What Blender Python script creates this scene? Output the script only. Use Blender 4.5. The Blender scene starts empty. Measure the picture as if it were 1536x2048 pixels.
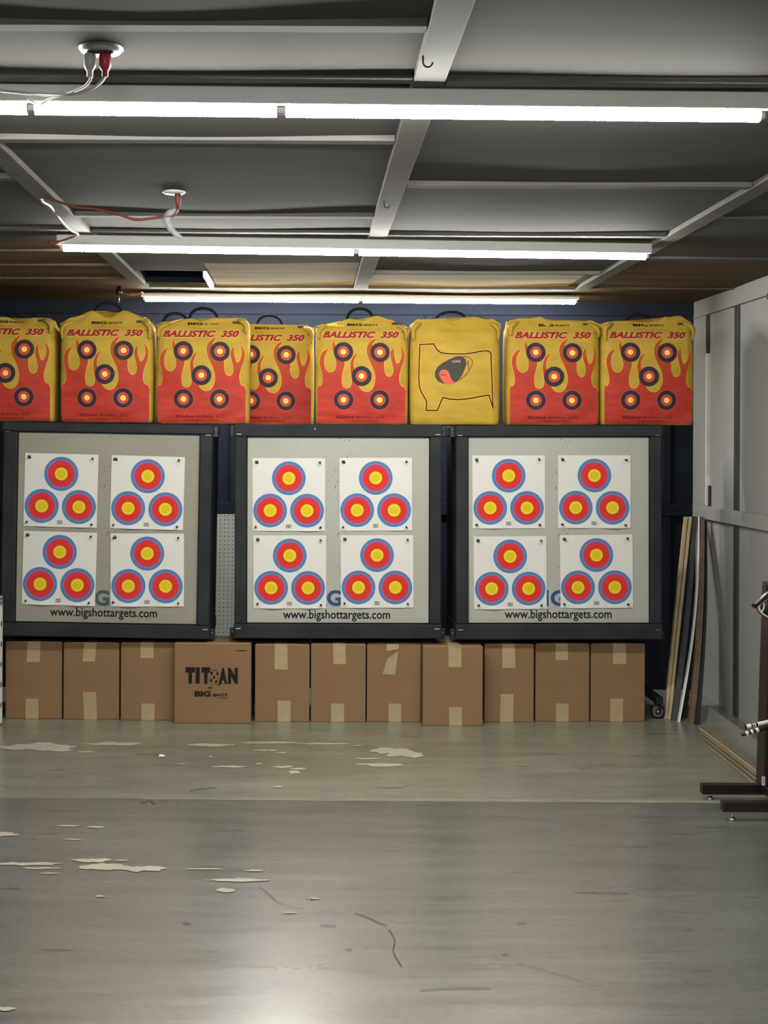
import bpy, bmesh, math, random
from mathutils import Vector, Matrix, noise
from mathutils.geometry import delaunay_2d_cdt

S = bpy.context.scene
C = S.collection
PI = math.pi

# ------------------------------------------------------------------ camera
F = 2680.0                      # focal length in pixels of the 1536x2048 frame
CX, CY = 620.0, 885.0           # principal point
CAMZ = 1.54
ROLL = math.radians(0.25)
cam_data = bpy.data.cameras.new('camera')
cam_data.sensor_fit = 'VERTICAL'
cam_data.sensor_height = 36.0
cam_data.lens = F / 2048.0 * 36.0
cam_data.shift_x = (768 - CX) / 2048.0
cam_data.shift_y = -(1024 - CY) / 2048.0
cam_data.clip_start = 0.05
cam = bpy.data.objects.new('camera', cam_data)
C.objects.link(cam)
cam.matrix_world = Matrix.Translation((0, 0, CAMZ)) @ Matrix.Rotation(PI / 2, 4, 'X') @ Matrix.Rotation(ROLL, 4, 'Z')
S.camera = cam

# ------------------------------------------------------------------ world, exposure, lamp levels
world = bpy.data.worlds.new('world')
world.use_nodes = True
world.node_tree.nodes['Background'].inputs[0].default_value = (0.5, 0.55, 0.6, 1)
world.node_tree.nodes['Background'].inputs[1].default_value = 0.02
S.world = world
S.view_settings.view_transform = 'Standard'
S.view_settings.look = 'None'
S.view_settings.gamma = 1.0
S.view_settings.use_curve_mapping = False
S.view_settings.exposure = 0.0
TUBE_EMISSION = 222.0            # every lit tube in the room
TUBE_COLOR = (1.0, 0.985, 0.93)

# ------------------------------------------------------------------ helpers: pixels to places
def unroll(px, py):
    dx, dy = px - CX, py - CY
    c, s = math.cos(ROLL), math.sin(ROLL)
    return dx * c + dy * s, -dx * s + dy * c

def P(px, py, Y):
    u, v = unroll(px, py)
    return Vector((u / F * Y, Y, CAMZ - v / F * Y))

def at_z(px, py, z):
    u, v = unroll(px, py)
    Y = F * (CAMZ - z) / v
    return Vector((u / F * Y, Y, z))

def on_floor(px, py, z=0.0):
    return at_z(px, py, z)

# ------------------------------------------------------------------ helpers: materials
def lin(c):
    c = c / 255.0
    return c / 12.92 if c <= 0.04045 else ((c + 0.055) / 1.055) ** 2.4

def rgb(r, g, b):
    return (lin(r), lin(g), lin(b), 1.0)

def scaled(c, k):
    return (min(1, c[0] * k), min(1, c[1] * k), min(1, c[2] * k), 1.0)

def mat(name, col, rough=0.6, var=0.12, scale=(8, 8, 8), bump=0.0, bscale=(40, 40, 40), metal=0.0, spec=0.4, col2=None, detail=4.0):
    m = bpy.data.materials.new(name)
    m.use_nodes = True
    nt = m.node_tree
    b = nt.nodes['Principled BSDF']
    b.inputs['Roughness'].default_value = rough
    b.inputs['Metallic'].default_value = metal
    b.inputs['Specular IOR Level'].default_value = spec
    tc = nt.nodes.new('ShaderNodeTexCoord')
    mp = nt.nodes.new('ShaderNodeMapping')
    mp.inputs['Scale'].default_value = scale
    nt.links.new(tc.outputs['Object'], mp.inputs['Vector'])
    nz = nt.nodes.new('ShaderNodeTexNoise')
    nz.inputs['Scale'].default_value = 1.0
    nz.inputs['Detail'].default_value = detail
    nt.links.new(mp.outputs[0], nz.inputs['Vector'])
    rp = nt.nodes.new('ShaderNodeValToRGB')
    rp.color_ramp.elements[0].position = 0.3
    rp.color_ramp.elements[1].position = 0.7
    rp.color_ramp.elements[0].color = scaled(col, 1 - var)
    rp.color_ramp.elements[1].color = col2 if col2 else scaled(col, 1 + var)
    nt.links.new(nz.outputs['Fac'], rp.inputs[0])
    nt.links.new(rp.outputs[0], b.inputs['Base Color'])
    if bump > 0:
        mp2 = nt.nodes.new('ShaderNodeMapping')
        mp2.inputs['Scale'].default_value = bscale
        nt.links.new(tc.outputs['Object'], mp2.inputs['Vector'])
        n2 = nt.nodes.new('ShaderNodeTexNoise')
        n2.inputs['Scale'].default_value = 1.0
        n2.inputs['Detail'].default_value = 3.0
        nt.links.new(mp2.outputs[0], n2.inputs['Vector'])
        bp = nt.nodes.new('ShaderNodeBump')
        bp.inputs['Strength'].default_value = bump
        bp.inputs['Distance'].default_value = 0.01
        nt.links.new(n2.outputs['Fac'], bp.inputs['Height'])
        nt.links.new(bp.outputs[0], b.inputs['Normal'])
    return m

def emit(name, col, strength):
    m = bpy.data.materials.new(name)
    m.use_nodes = True
    nt = m.node_tree
    nt.nodes.remove(nt.nodes['Principled BSDF'])
    e = nt.nodes.new('ShaderNodeEmission')
    e.inputs[0].default_value = (*col, 1)
    e.inputs[1].default_value = strength
    nt.links.new(e.outputs[0], nt.nodes['Material Output'].inputs[0])
    return m

# ------------------------------------------------------------------ helpers: meshes
class MB:
    """collects geometry for ONE mesh object"""
    def __init__(self):
        self.v, self.f, self.m, self.s = [], [], [], []

    def add(self, verts, faces, mi=0, smooth=False):
        o = len(self.v)
        self.v += [tuple(p) for p in verts]
        for f in faces:
            self.f.append([i + o for i in f])
            self.m.append(mi)
            self.s.append(smooth)
        return self

    def box(self, lo, hi, bevel=0.0, mi=0, seg=2, M=None):
        bm = bmesh.new()
        bmesh.ops.create_cube(bm, size=1.0)
        lo, hi = Vector(lo), Vector(hi)
        for v in bm.verts:
            v.co = Vector(((lo[i] + hi[i]) / 2 + v.co[i] * (hi[i] - lo[i])) for i in range(3))
        if bevel > 0:
            bmesh.ops.bevel(bm, geom=bm.edges[:], offset=bevel, segments=seg, affect='EDGES', profile=0.5)
        if M is not None:
            bm.transform(M)
        bm.verts.index_update()
        self.add([v.co.copy() for v in bm.verts], [[v.index for v in f.verts] for f in bm.faces], mi)
        bm.free()
        return self

    def tube(self, pts, r, n=10, mi=0, caps=True, smooth=True, flat=None):
        """sweep a circle (or ellipse: flat=(side, up)) along points; r a number or a list"""
        pts = [Vector(p) for p in pts]
        rs = r if isinstance(r, (list, tuple)) else [r] * len(pts)
        vs, fs = [], []
        up = None
        for i, p in enumerate(pts):
            t = (pts[min(i + 1, len(pts) - 1)] - pts[max(i - 1, 0)]).normalized()
            if up is None:
                up = Vector((0, 0, 1)) if abs(t.z) < 0.9 else Vector((0, 1, 0))
            a = t.cross(up)
            if a.length < 1e-6:
                a = t.cross(Vector((1, 0, 0)))
            a.normalize()
            b = a.cross(t).normalized()
            up = b
            ka, kb = flat if flat else (1, 1)
            for k in range(n):
                an = 2 * PI * k / n
                vs.append(p + a * (math.cos(an) * rs[i] * ka) + b * (math.sin(an) * rs[i] * kb))
        for i in range(len(pts) - 1):
            for k in range(n):
                k2 = (k + 1) % n
                fs.append([i * n + k, (i + 1) * n + k, (i + 1) * n + k2, i * n + k2])
        self.add(vs, fs, mi, smooth)
        if caps:
            o = len(self.v) - len(vs)
            self.f.append([o + k for k in range(n)]); self.m.append(mi); self.s.append(False)
            self.f.append([o + (len(pts) - 1) * n + k for k in range(n)][::-1]); self.m.append(mi); self.s.append(False)
        return self

    def cyl(self, c, axis, r, h, n=20, mi=0):
        a = Vector(axis).normalized()
        c = Vector(c)
        return self.tube([c - a * h / 2, c + a * h / 2], r, n, mi, True, True)

    def lathe(self, prof, c=(0, 0, 0), axis='Z', n=24, mi=0):
        vs, fs = [], []
        for r, h in prof:
            for k in range(n):
                a = 2 * PI * k / n
                if axis == 'Z':
                    q = (c[0] + r * math.cos(a), c[1] + r * math.sin(a), c[2] + h)
                elif axis == 'Y':
                    q = (c[0] + r * math.cos(a), c[1] + h, c[2] + r * math.sin(a))
                else:
                    q = (c[0] + h, c[1] + r * math.cos(a), c[2] + r * math.sin(a))
                vs.append(q)
        for i in range(len(prof) - 1):
            for k in range(n):
                k2 = (k + 1) % n
                fs.append([i * n + k, i * n + k2, (i + 1) * n + k2, (i + 1) * n + k])
        return self.add(vs, fs, mi, True)

    def build(self, name, mats, parent=None, loc=None):
        me = bpy.data.meshes.new(name)
        me.from_pydata(self.v, [], self.f)
        for m in (mats if isinstance(mats, (list, tuple)) else [mats]):
            me.materials.append(m)
        me.polygons.foreach_set('material_index', self.m)
        me.polygons.foreach_set('use_smooth', self.s)
        bm = bmesh.new()
        bm.from_mesh(me)
        bmesh.ops.recalc_face_normals(bm, faces=bm.faces[:]) if parent is None or True else None
        bm.to_mesh(me)
        bm.free()
        me.update()
        o = bpy.data.objects.new(name, me)
        C.objects.link(o)
        if parent is not None:
            o.parent = parent
        if loc is not None:
            o.location = loc
        return o

def tag(o, label, cat, group=None):
    o['label'] = label
    o['category'] = cat
    if group:
        o['group'] = group
    return o

def thing(name, label, cat, loc=(0, 0, 0), rot=(0, 0, 0), group=None):
    o = bpy.data.objects.new(name, None)
    C.objects.link(o)
    o.empty_display_size = 0.1
    o.location = loc
    o.rotation_euler = rot
    return tag(o, label, cat, group)

def struct(name, mb, mats, label=None):
    o = mb.build(name, mats)
    o['kind'] = 'structure'
    if label:
        o['label'] = label
    return o

# 2-D shapes -----------------------------------------------------------------
_text_cache = {}
def text_tris(s, bold=0.0, shear=0.0):
    """a word as flat triangles, stretched to the unit square"""
    key = (s, bold, shear)
    if key in _text_cache:
        return _text_cache[key]
    cu = bpy.data.curves.new('word', 'FONT')
    cu.body = s
    cu.offset = bold
    cu.shear = shear
    cu.resolution_u = 3
    ob = bpy.data.objects.new('word', cu)
    C.objects.link(ob)
    dg = bpy.context.evaluated_depsgraph_get()
    me = bpy.data.meshes.new_from_object(ob.evaluated_get(dg))
    vs = [(v.co.x, v.co.y) for v in me.vertices]
    fs = [list(p.vertices) for p in me.polygons]
    x0, x1 = min(v[0] for v in vs), max(v[0] for v in vs)
    y0, y1 = min(v[1] for v in vs), max(v[1] for v in vs)
    vs = [((x - x0) / (x1 - x0), (y - y0) / (y1 - y0)) for x, y in vs]
    bpy.data.objects.remove(ob)
    bpy.data.curves.remove(cu)
    bpy.data.meshes.remove(me)
    _text_cache[key] = (vs, fs)
    return vs, fs

def word(s, x0, y0, x1, y1, bold=0.0, shear=0.0, slope=0.0):
    vs, fs = text_tris(s, bold, shear)
    return [(x0 + (x1 - x0) * a, y0 + (y1 - y0) * b + slope * (x1 - x0) * a) for a, b in vs], fs

def fill(poly, grid=None):
    pts = [Vector(p) for p in poly]
    n = len(pts)
    if grid:
        xs = [p.x for p in pts]; ys = [p.y for p in pts]
        x = min(xs) + grid / 2
        while x < max(xs):
            y = min(ys) + grid / 2
            while y < max(ys):
                pts.append(Vector((x, y)))
                y += grid
            x += grid
    r = delaunay_2d_cdt(pts, [], [list(range(n))], 1, 1e-7)
    return [(v.x, v.y) for v in r[0]], [list(f) for f in r[2]]

def ring(cx, cy, r0, r1, n=40):
    if r0 <= 0:
        vs = [(cx, cy)] + [(cx + r1 * math.cos(2 * PI * k / n), cy + r1 * math.sin(2 * PI * k / n)) for k in range(n)]
        return vs, [[0, 1 + k, 1 + (k + 1) % n] for k in range(n)]
    vs = []
    for r in (r0, r1):
        vs += [(cx + r * math.cos(2 * PI * k / n), cy + r * math.sin(2 * PI * k / n)) for k in range(n)]
    return vs, [[k, (k + 1) % n, n + (k + 1) % n, n + k] for k in range(n)]

def stroke(pts, w, closed=False):
    """a line of constant width as quads"""
    pts = [Vector(p) for p in pts]
    n = len(pts)
    vs, fs = [], []
    for i, p in enumerate(pts):
        a = pts[(i - 1) % n] if closed or i > 0 else p
        b = pts[(i + 1) % n] if closed or i < n - 1 else p
        d1 = (p - a).normalized() if (p - a).length > 1e-9 else None
        d2 = (b - p).normalized() if (b - p).length > 1e-9 else None
        d = ((d1 or d2) + (d2 or d1))
        d = d.normalized() if d.length > 1e-6 else (d1 or d2)
        nrm = Vector((-d.y, d.x))
        k = 1.0
        if d1 is not None:
            k = 1.0 / max(0.45, abs(nrm.dot(Vector((-d1.y, d1.x)))))
        vs += [tuple(p + nrm * w / 2 * k), tuple(p - nrm * w / 2 * k)]
    for i in range(n if closed else n - 1):
        j = (i + 1) % n
        fs.append([2 * i, 2 * j, 2 * j + 1, 2 * i + 1])
    return vs, fs

def finer(pts, step, closed=False):
    out = []
    n = len(pts)
    for i in range(n if closed else n - 1):
        a, b = Vector(pts[i]), Vector(pts[(i + 1) % n])
        k = max(1, int(math.ceil((b - a).length / step)))
        out += [tuple(a.lerp(b, j / k)) for j in range(k)]
    if not closed:
        out.append(tuple(pts[-1]))
    return out

def finer_faces(vs, fs, step):
    """split triangles until no edge is longer than step"""
    vs = [tuple(v) for v in vs]
    todo = []
    for f in fs:
        for k in range(1, len(f) - 1):
            todo.append((f[0], f[k], f[k + 1]))
    out, mid = [], {}
    while todo:
        t = todo.pop()
        e = max(((t[i], t[(i + 1) % 3], i) for i in range(3)), key=lambda q: (vs[q[0]][0] - vs[q[1]][0]) ** 2 + (vs[q[0]][1] - vs[q[1]][1]) ** 2)
        a, b, i = e
        if math.hypot(vs[a][0] - vs[b][0], vs[a][1] - vs[b][1]) <= step:
            out.append(list(t))
            continue
        key = (min(a, b), max(a, b))
        if key not in mid:
            mid[key] = len(vs)
            vs.append(((vs[a][0] + vs[b][0]) / 2, (vs[a][1] + vs[b][1]) / 2))
        m_ = mid[key]
        c_ = t[(i + 2) % 3]
        todo += [(a, m_, c_), (m_, b, c_)]
    return vs, out

def smooth_path(pts, steps=4):
    """Catmull-Rom through the points (any dimension)"""
    pts = [Vector(p) for p in pts]
    out = []
    for i in range(len(pts) - 1):
        p0, p1, p2, p3 = pts[max(i - 1, 0)], pts[i], pts[i + 1], pts[min(i + 2, len(pts) - 1)]
        for k in range(steps):
            t = k / steps
            out.append(0.5 * ((2 * p1) + (p2 - p0) * t + (2 * p0 - 5 * p1 + 4 * p2 - p3) * t * t + (3 * p1 - p0 - 3 * p2 + p3) * t ** 3))
    out.append(pts[-1])
    return out

# ------------------------------------------------------------------ materials
def node(nt, kind, **kw):
    n = nt.nodes.new(kind)
    for k, v in kw.items():
        setattr(n, k, v)
    return n

def ceiling_material():
    m = mat('ceiling_paint', (0.080, 0.078, 0.070, 1), rough=0.9, var=0.1, scale=(0.9, 3.5, 1), bump=0.12, bscale=(3, 9, 3), spec=0.04)
    nt = m.node_tree
    b = nt.nodes['Principled BSDF']
    tc = [n for n in nt.nodes if n.type == 'TEX_COORD'][0]
    ramp = [n for n in nt.nodes if n.type == 'VALTORGB'][0]
    sep = node(nt, 'ShaderNodeSeparateXYZ')
    nt.links.new(tc.outputs['Object'], sep.inputs[0])
    def cmp(sock, v, op):
        n = node(nt, 'ShaderNodeMath', operation=op)
        nt.links.new(sock, n.inputs[0])
        n.inputs[1].default_value = v
        return n.outputs[0]
    def comb(a, c, op):
        n = node(nt, 'ShaderNodeMath', operation=op)
        nt.links.new(a, n.inputs[0]); nt.links.new(c, n.inputs[1])
        return n.outputs[0]
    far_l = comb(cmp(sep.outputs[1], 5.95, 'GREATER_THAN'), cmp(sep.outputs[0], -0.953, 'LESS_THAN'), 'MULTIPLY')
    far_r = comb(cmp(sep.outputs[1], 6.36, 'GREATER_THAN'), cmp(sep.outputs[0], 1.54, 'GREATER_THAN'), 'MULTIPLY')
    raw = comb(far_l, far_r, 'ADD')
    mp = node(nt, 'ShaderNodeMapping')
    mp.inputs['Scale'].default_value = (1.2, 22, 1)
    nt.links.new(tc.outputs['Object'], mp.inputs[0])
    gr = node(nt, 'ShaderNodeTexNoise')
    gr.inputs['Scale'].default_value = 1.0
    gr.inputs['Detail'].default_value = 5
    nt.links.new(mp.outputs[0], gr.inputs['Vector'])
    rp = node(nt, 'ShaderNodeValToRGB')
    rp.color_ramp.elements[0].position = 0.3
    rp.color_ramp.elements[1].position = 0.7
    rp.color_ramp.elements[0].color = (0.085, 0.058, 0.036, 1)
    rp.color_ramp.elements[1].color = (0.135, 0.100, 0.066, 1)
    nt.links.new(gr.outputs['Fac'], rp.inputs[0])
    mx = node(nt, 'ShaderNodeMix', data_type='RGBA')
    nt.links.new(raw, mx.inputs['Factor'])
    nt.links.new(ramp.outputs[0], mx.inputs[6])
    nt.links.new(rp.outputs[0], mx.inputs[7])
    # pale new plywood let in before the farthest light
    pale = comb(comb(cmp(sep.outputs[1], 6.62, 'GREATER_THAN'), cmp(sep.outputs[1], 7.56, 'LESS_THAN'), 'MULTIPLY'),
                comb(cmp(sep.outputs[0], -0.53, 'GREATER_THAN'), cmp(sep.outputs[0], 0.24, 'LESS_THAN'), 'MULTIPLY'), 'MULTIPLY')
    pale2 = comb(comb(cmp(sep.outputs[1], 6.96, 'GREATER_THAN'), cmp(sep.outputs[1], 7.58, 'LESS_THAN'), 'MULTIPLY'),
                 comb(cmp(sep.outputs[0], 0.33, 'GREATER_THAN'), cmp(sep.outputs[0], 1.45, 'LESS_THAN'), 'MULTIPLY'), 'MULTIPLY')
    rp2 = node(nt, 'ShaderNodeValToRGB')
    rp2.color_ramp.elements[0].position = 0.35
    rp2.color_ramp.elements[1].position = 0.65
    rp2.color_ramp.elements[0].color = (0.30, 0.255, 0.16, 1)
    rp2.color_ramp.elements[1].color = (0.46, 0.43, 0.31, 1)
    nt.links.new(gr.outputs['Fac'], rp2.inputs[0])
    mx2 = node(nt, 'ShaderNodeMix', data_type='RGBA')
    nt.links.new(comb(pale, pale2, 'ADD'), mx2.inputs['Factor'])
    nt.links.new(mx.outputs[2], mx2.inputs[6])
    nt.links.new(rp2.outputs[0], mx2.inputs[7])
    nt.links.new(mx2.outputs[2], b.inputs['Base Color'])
    return m

def floor_material():
    m = bpy.data.materials.new('painted_concrete')
    m.use_nodes = True
    nt = m.node_tree
    b = nt.nodes['Principled BSDF']
    b.inputs['Specular IOR Level'].default_value = 0.9
    b.inputs['IOR'].default_value = 2.25
    tc = node(nt, 'ShaderNodeTexCoord')
    def nz(scale, detail=4, rough=0.55):
        mp = node(nt, 'ShaderNodeMapping')
        mp.inputs['Scale'].default_value = scale
        nt.links.new(tc.outputs['Object'], mp.inputs[0])
        n = node(nt, 'ShaderNodeTexNoise')
        n.inputs['Scale'].default_value = 1
        n.inputs['Detail'].default_value = detail
        n.inputs['Roughness'].default_value = rough
        nt.links.new(mp.outputs[0], n.inputs['Vector'])
        return n.outputs['Fac']
    def ramp(sock, p0, c0, p1, c1):
        r = node(nt, 'ShaderNodeValToRGB')
        r.color_ramp.elements[0].position = p0
        r.color_ramp.elements[1].position = p1
        r.color_ramp.elements[0].color = c0
        r.color_ramp.elements[1].color = c1
        nt.links.new(sock, r.inputs[0])
        return r.outputs[0]
    def mix(f, a, c, blend='MIX'):
        x = node(nt, 'ShaderNodeMix', data_type='RGBA', blend_type=blend)
        if isinstance(f, float):
            x.inputs['Factor'].default_value = f
        else:
            nt.links.new(f, x.inputs['Factor'])
        for s, i in ((a, 6), (c, 7)):
            if isinstance(s, tuple):
                x.inputs[i].default_value = s
            else:
                nt.links.new(s, x.inputs[i])
        return x.outputs[2]
    broad = ramp(nz((0.7, 1.3, 1), 3), 0.3, (0.086, 0.089, 0.076, 1), 0.7, (0.120, 0.124, 0.107, 1))
    streak = ramp(nz((1.6, 7, 1), 6, 0.65), 0.30, (0.80, 0.80, 0.80, 1), 0.70, (1.14, 1.14, 1.12, 1))
    c = mix(1.0, broad, streak, 'MULTIPLY')
    scuff = ramp(nz((4.5, 18, 1), 7, 0.75), 0.62, (0, 0, 0, 1), 0.70, (1, 1, 1, 1))
    fine = ramp(nz((28, 48, 30), 6, 0.75), 0.30, (0.74, 0.74, 0.74, 1), 0.70, (1.24, 1.24, 1.24, 1))
    c = mix(1.0, c, fine, 'MULTIPLY')
    c = mix(scuff, c, (0.19, 0.183, 0.162, 1))
    dark = ramp(nz((4.5, 30, 3), 5, 0.6), 0.31, (1, 1, 1, 1), 0.38, (0, 0, 0, 1))
    c = mix(dark, c, (0.04, 0.038, 0.034, 1))
    sep = node(nt, 'ShaderNodeSeparateXYZ')
    nt.links.new(tc.outputs['Object'], sep.inputs[0])
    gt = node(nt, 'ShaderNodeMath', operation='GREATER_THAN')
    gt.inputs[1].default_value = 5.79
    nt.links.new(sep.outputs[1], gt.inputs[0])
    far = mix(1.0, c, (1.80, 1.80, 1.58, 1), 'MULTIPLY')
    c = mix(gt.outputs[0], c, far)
    nt.links.new(c, b.inputs['Base Color'])
    rr = ramp(nz((1.3, 9, 1), 5), 0.3, (0.26,) * 3 + (1,), 0.7, (0.34,) * 3 + (1,))
    nt.links.new(rr, b.inputs['Roughness'])
    bp = node(nt, 'ShaderNodeBump')
    bp.inputs['Strength'].default_value = 0.12
    bp.inputs['Distance'].default_value = 0.006
    nt.links.new(nz((3.0, 17, 3), 5, 0.55), bp.inputs['Height'])
    nt.links.new(bp.outputs[0], b.inputs['Normal'])
    return m

def dotted(name, base, dark, pitch, radius, rough=0.6, axes=(0, 2)):
    """a sheet with a regular grid of small dark holes on its X-Z face"""
    m = mat(name, base, rough=rough, var=0.08, scale=(6, 6, 6))
    nt = m.node_tree
    b = nt.nodes['Principled BSDF']
    ramp = [n for n in nt.nodes if n.type == 'VALTORGB'][0]
    tc = [n for n in nt.nodes if n.type == 'TEX_COORD'][0]
    sep = node(nt, 'ShaderNodeSeparateXYZ')
    nt.links.new(tc.outputs['Object'], sep.inputs[0])
    parts = []
    for i in axes:
        pp = node(nt, 'ShaderNodeMath', operation='PINGPONG')
        pp.inputs[1].default_value = pitch / 2
        nt.links.new(sep.outputs[i], pp.inputs[0])
        pw = node(nt, 'ShaderNodeMath', operation='POWER')
        pw.inputs[1].default_value = 2
        nt.links.new(pp.outputs[0], pw.inputs[0])
        parts.append(pw.outputs[0])
    ad = node(nt, 'ShaderNodeMath', operation='ADD')
    nt.links.new(parts[0], ad.inputs[0]); nt.links.new(parts[1], ad.inputs[1])
    lt = node(nt, 'ShaderNodeMath', operation='LESS_THAN')
    lt.inputs[1].default_value = radius * radius
    nt.links.new(ad.outputs[0], lt.inputs[0])
    mx = node(nt, 'ShaderNodeMix', data_type='RGBA')
    nt.links.new(lt.outputs[0], mx.inputs['Factor'])
    nt.links.new(ramp.outputs[0], mx.inputs[6])
    mx.inputs[7].default_value = dark
    nt.links.new(mx.outputs[2], b.inputs['Base Color'])
    return m

def pitted_foam(name, base):
    """foam face with arrow pits down its middle and between its papers"""
    m = mat(name, base, rough=0.75, var=0.06, scale=(3, 3, 3), bump=0.1, bscale=(60, 60, 60), spec=0.25)
    nt = m.node_tree
    b = nt.nodes['Principled BSDF']
    ramp = [n for n in nt.nodes if n.type == 'VALTORGB'][0]
    tc = [n for n in nt.nodes if n.type == 'TEX_COORD'][0]
    vo = node(nt, 'ShaderNodeTexVoronoi', feature='F1')
    vo.inputs['Scale'].default_value = 55
    nt.links.new(tc.outputs['Object'], vo.inputs['Vector'])
    lt = node(nt, 'ShaderNodeMath', operation='LESS_THAN')
    lt.inputs[1].default_value = 0.22
    nt.links.new(vo.outputs['Distance'], lt.inputs[0])
    sep = node(nt, 'ShaderNodeSeparateXYZ')
    nt.links.new(tc.outputs['Object'], sep.inputs[0])
    ab = node(nt, 'ShaderNodeMath', operation='ABSOLUTE')
    nt.links.new(sep.outputs[0], ab.inputs[0])
    band = node(nt, 'ShaderNodeMath', operation='LESS_THAN')
    band.inputs[1].default_value = 0.07
    nt.links.new(ab.outputs[0], band.inputs[0])
    n2 = node(nt, 'ShaderNodeTexNoise')
    n2.inputs['Scale'].default_value = 9
    nt.links.new(tc.outputs['Object'], n2.inputs['Vector'])
    g = node(nt, 'ShaderNodeMath', operation='GREATER_THAN')
    g.inputs[1].default_value = 0.52
    nt.links.new(n2.outputs['Fac'], g.inputs[0])
    a = node(nt, 'ShaderNodeMath', operation='MULTIPLY')
    nt.links.new(lt.outputs[0], a.inputs[0]); nt.links.new(band.outputs[0], a.inputs[1])
    a2 = node(nt, 'ShaderNodeMath', operation='MULTIPLY')
    nt.links.new(a.outputs[0], a2.inputs[0]); nt.links.new(g.outputs[0], a2.inputs[1])
    mx = node(nt, 'ShaderNodeMix', data_type='RGBA')
    nt.links.new(a2.outputs[0], mx.inputs['Factor'])
    nt.links.new(ramp.outputs[0], mx.inputs[6])
    mx.inputs[7].default_value = scaled(base, 0.45)
    nt.links.new(mx.outputs[2], b.inputs['Base Color'])
    return m

M = {}
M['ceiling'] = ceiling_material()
M['batten'] = mat('batten_paint', (0.115, 0.112, 0.102, 1), 0.8, 0.16, (3, 3, 3), 0.1, (8, 8, 8), spec=0.1)
M['floor'] = floor_material()
M['chip'] = mat('bare_concrete', (0.38, 0.35, 0.275, 1), 0.6, 0.10, (7, 14, 5), 0.1)
M['white_chip'] = mat('white_scrap', (0.85, 0.85, 0.83, 1), 0.5, 0.03)
M['crack'] = mat('crack_dark', (0.04, 0.038, 0.034, 1), 0.7, 0.1)
M['joint'] = mat('joint_filler', (0.21, 0.193, 0.148, 1), 0.6, 0.2, (6, 60, 6))
M['wall_gray'] = mat('wall_paint', (0.285, 0.283, 0.272, 1), 0.9, 0.06, (1.5, 1.5, 1.5), 0.08, (60, 60, 60), spec=0.08)
M['wall_trim'] = mat('wall_trim_paint', (0.285, 0.283, 0.272, 1), 0.9, 0.06, (3, 3, 3), 0.08, (30, 30, 30), spec=0.08)
M['wall_dark_strip'] = mat('dark_gray_strip', (0.038, 0.040, 0.041, 1), 0.6, 0.08, (3, 3, 3))
M['navy'] = mat('navy_paint', (0.012, 0.0155, 0.025, 1), 0.85, 0.2, (2, 2, 2), 0.05, (20, 20, 20), spec=0.08)
M['wood_raw'] = mat('raw_wood', (0.42, 0.33, 0.19, 1), 0.6, 0.2, (40, 3, 3))
M['wood_brown'] = mat('brown_wood', (0.12, 0.075, 0.05, 1), 0.5, 0.25, (40, 40, 2))
M['plank_dark'] = mat('dark_plank', (0.045, 0.042, 0.045, 1), 0.5, 0.25, (30, 30, 2))
M['plank_black'] = mat('black_plank', (0.012, 0.012, 0.016, 1), 0.5, 0.2)
M['white_strip'] = mat('white_plastic', (0.75, 0.72, 0.68, 1), 0.4, 0.04)
M['board_gray'] = mat('weathered_board', (0.20, 0.17, 0.12, 1), 0.55, 0.25, (20, 2, 20))
M['board_tan'] = mat('tan_board', (0.24, 0.18, 0.105, 1), 0.55, 0.2, (20, 2, 20))
M['board_worn'] = mat('worn_board_face', (0.13, 0.108, 0.076, 1), 0.6, 0.25, (20, 2, 20))
M['rack'] = mat('dark_laminate', (0.016, 0.009, 0.0085, 1), 0.4, 0.2, (40, 40, 3), spec=0.4)
M['steel'] = mat('steel', (0.55, 0.55, 0.53, 1), 0.3, 0.05, metal=1.0)
M['plate'] = mat('worn_plate', (0.22, 0.22, 0.22, 1), 0.45, 0.1, metal=0.6)
M['black'] = mat('black_rubber', (0.010, 0.010, 0.012, 1), 0.45, 0.1)
M['black_gloss'] = mat('black_gloss', (0.008, 0.008, 0.010, 1), 0.2, 0.1, spec=0.6)
M['housing'] = mat('fixture_enamel', (0.58, 0.58, 0.56, 1), 0.35, 0.05, (5, 5, 5))
M['tube'] = emit('lit_tube', TUBE_COLOR, TUBE_EMISSION)
M['cap'] = mat('tube_cap', (0.55, 0.55, 0.55, 1), 0.4, 0.03)
M['frame'] = mat('charcoal_foam', (0.0185, 0.020, 0.0225, 1), 0.75, 0.3, (5, 5, 5), 0.15, (25, 25, 25), spec=0.2)
M['face_pale'] = pitted_foam('pale_grey_foam', (0.33, 0.33, 0.285, 1))
M['face_dirty'] = pitted_foam('dirty_grey_foam', (0.245, 0.23, 0.185, 1))
M['url'] = mat('black_print', (0.010, 0.010, 0.012, 1), 0.8, 0.05, spec=0.1)
M['logo_blue'] = mat('blue_print', (0.012, 0.045, 0.16, 1), 0.6, 0.05)
M['logo_teal'] = mat('faded_blue_print', (0.03, 0.07, 0.085, 1), 0.6, 0.05)
M['paper'] = mat('target_paper', (0.56, 0.55, 0.51, 1), 0.7, 0.02, (5, 5, 5), spec=0.15)
M['p_blue'] = mat('print_blue', scaled(rgb(84, 134, 186), 0.70), 0.7, 0.03, spec=0.12)
M['p_lilac'] = mat('print_lilac', scaled(rgb(150, 126, 182), 0.70), 0.7, 0.03, spec=0.12)
M['p_red'] = mat('print_red', scaled(rgb(226, 58, 44), 0.70), 0.7, 0.03, spec=0.12)
M['p_rose'] = mat('print_rose', scaled(rgb(220, 62, 70), 0.70), 0.7, 0.03, spec=0.12)
M['p_line'] = mat('print_line', scaled(rgb(150, 84, 16), 0.70), 0.7, 0.03, spec=0.12)
M['p_gold'] = mat('print_gold', scaled(rgb(250, 208, 60), 0.70), 0.7, 0.03, spec=0.12)
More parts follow.
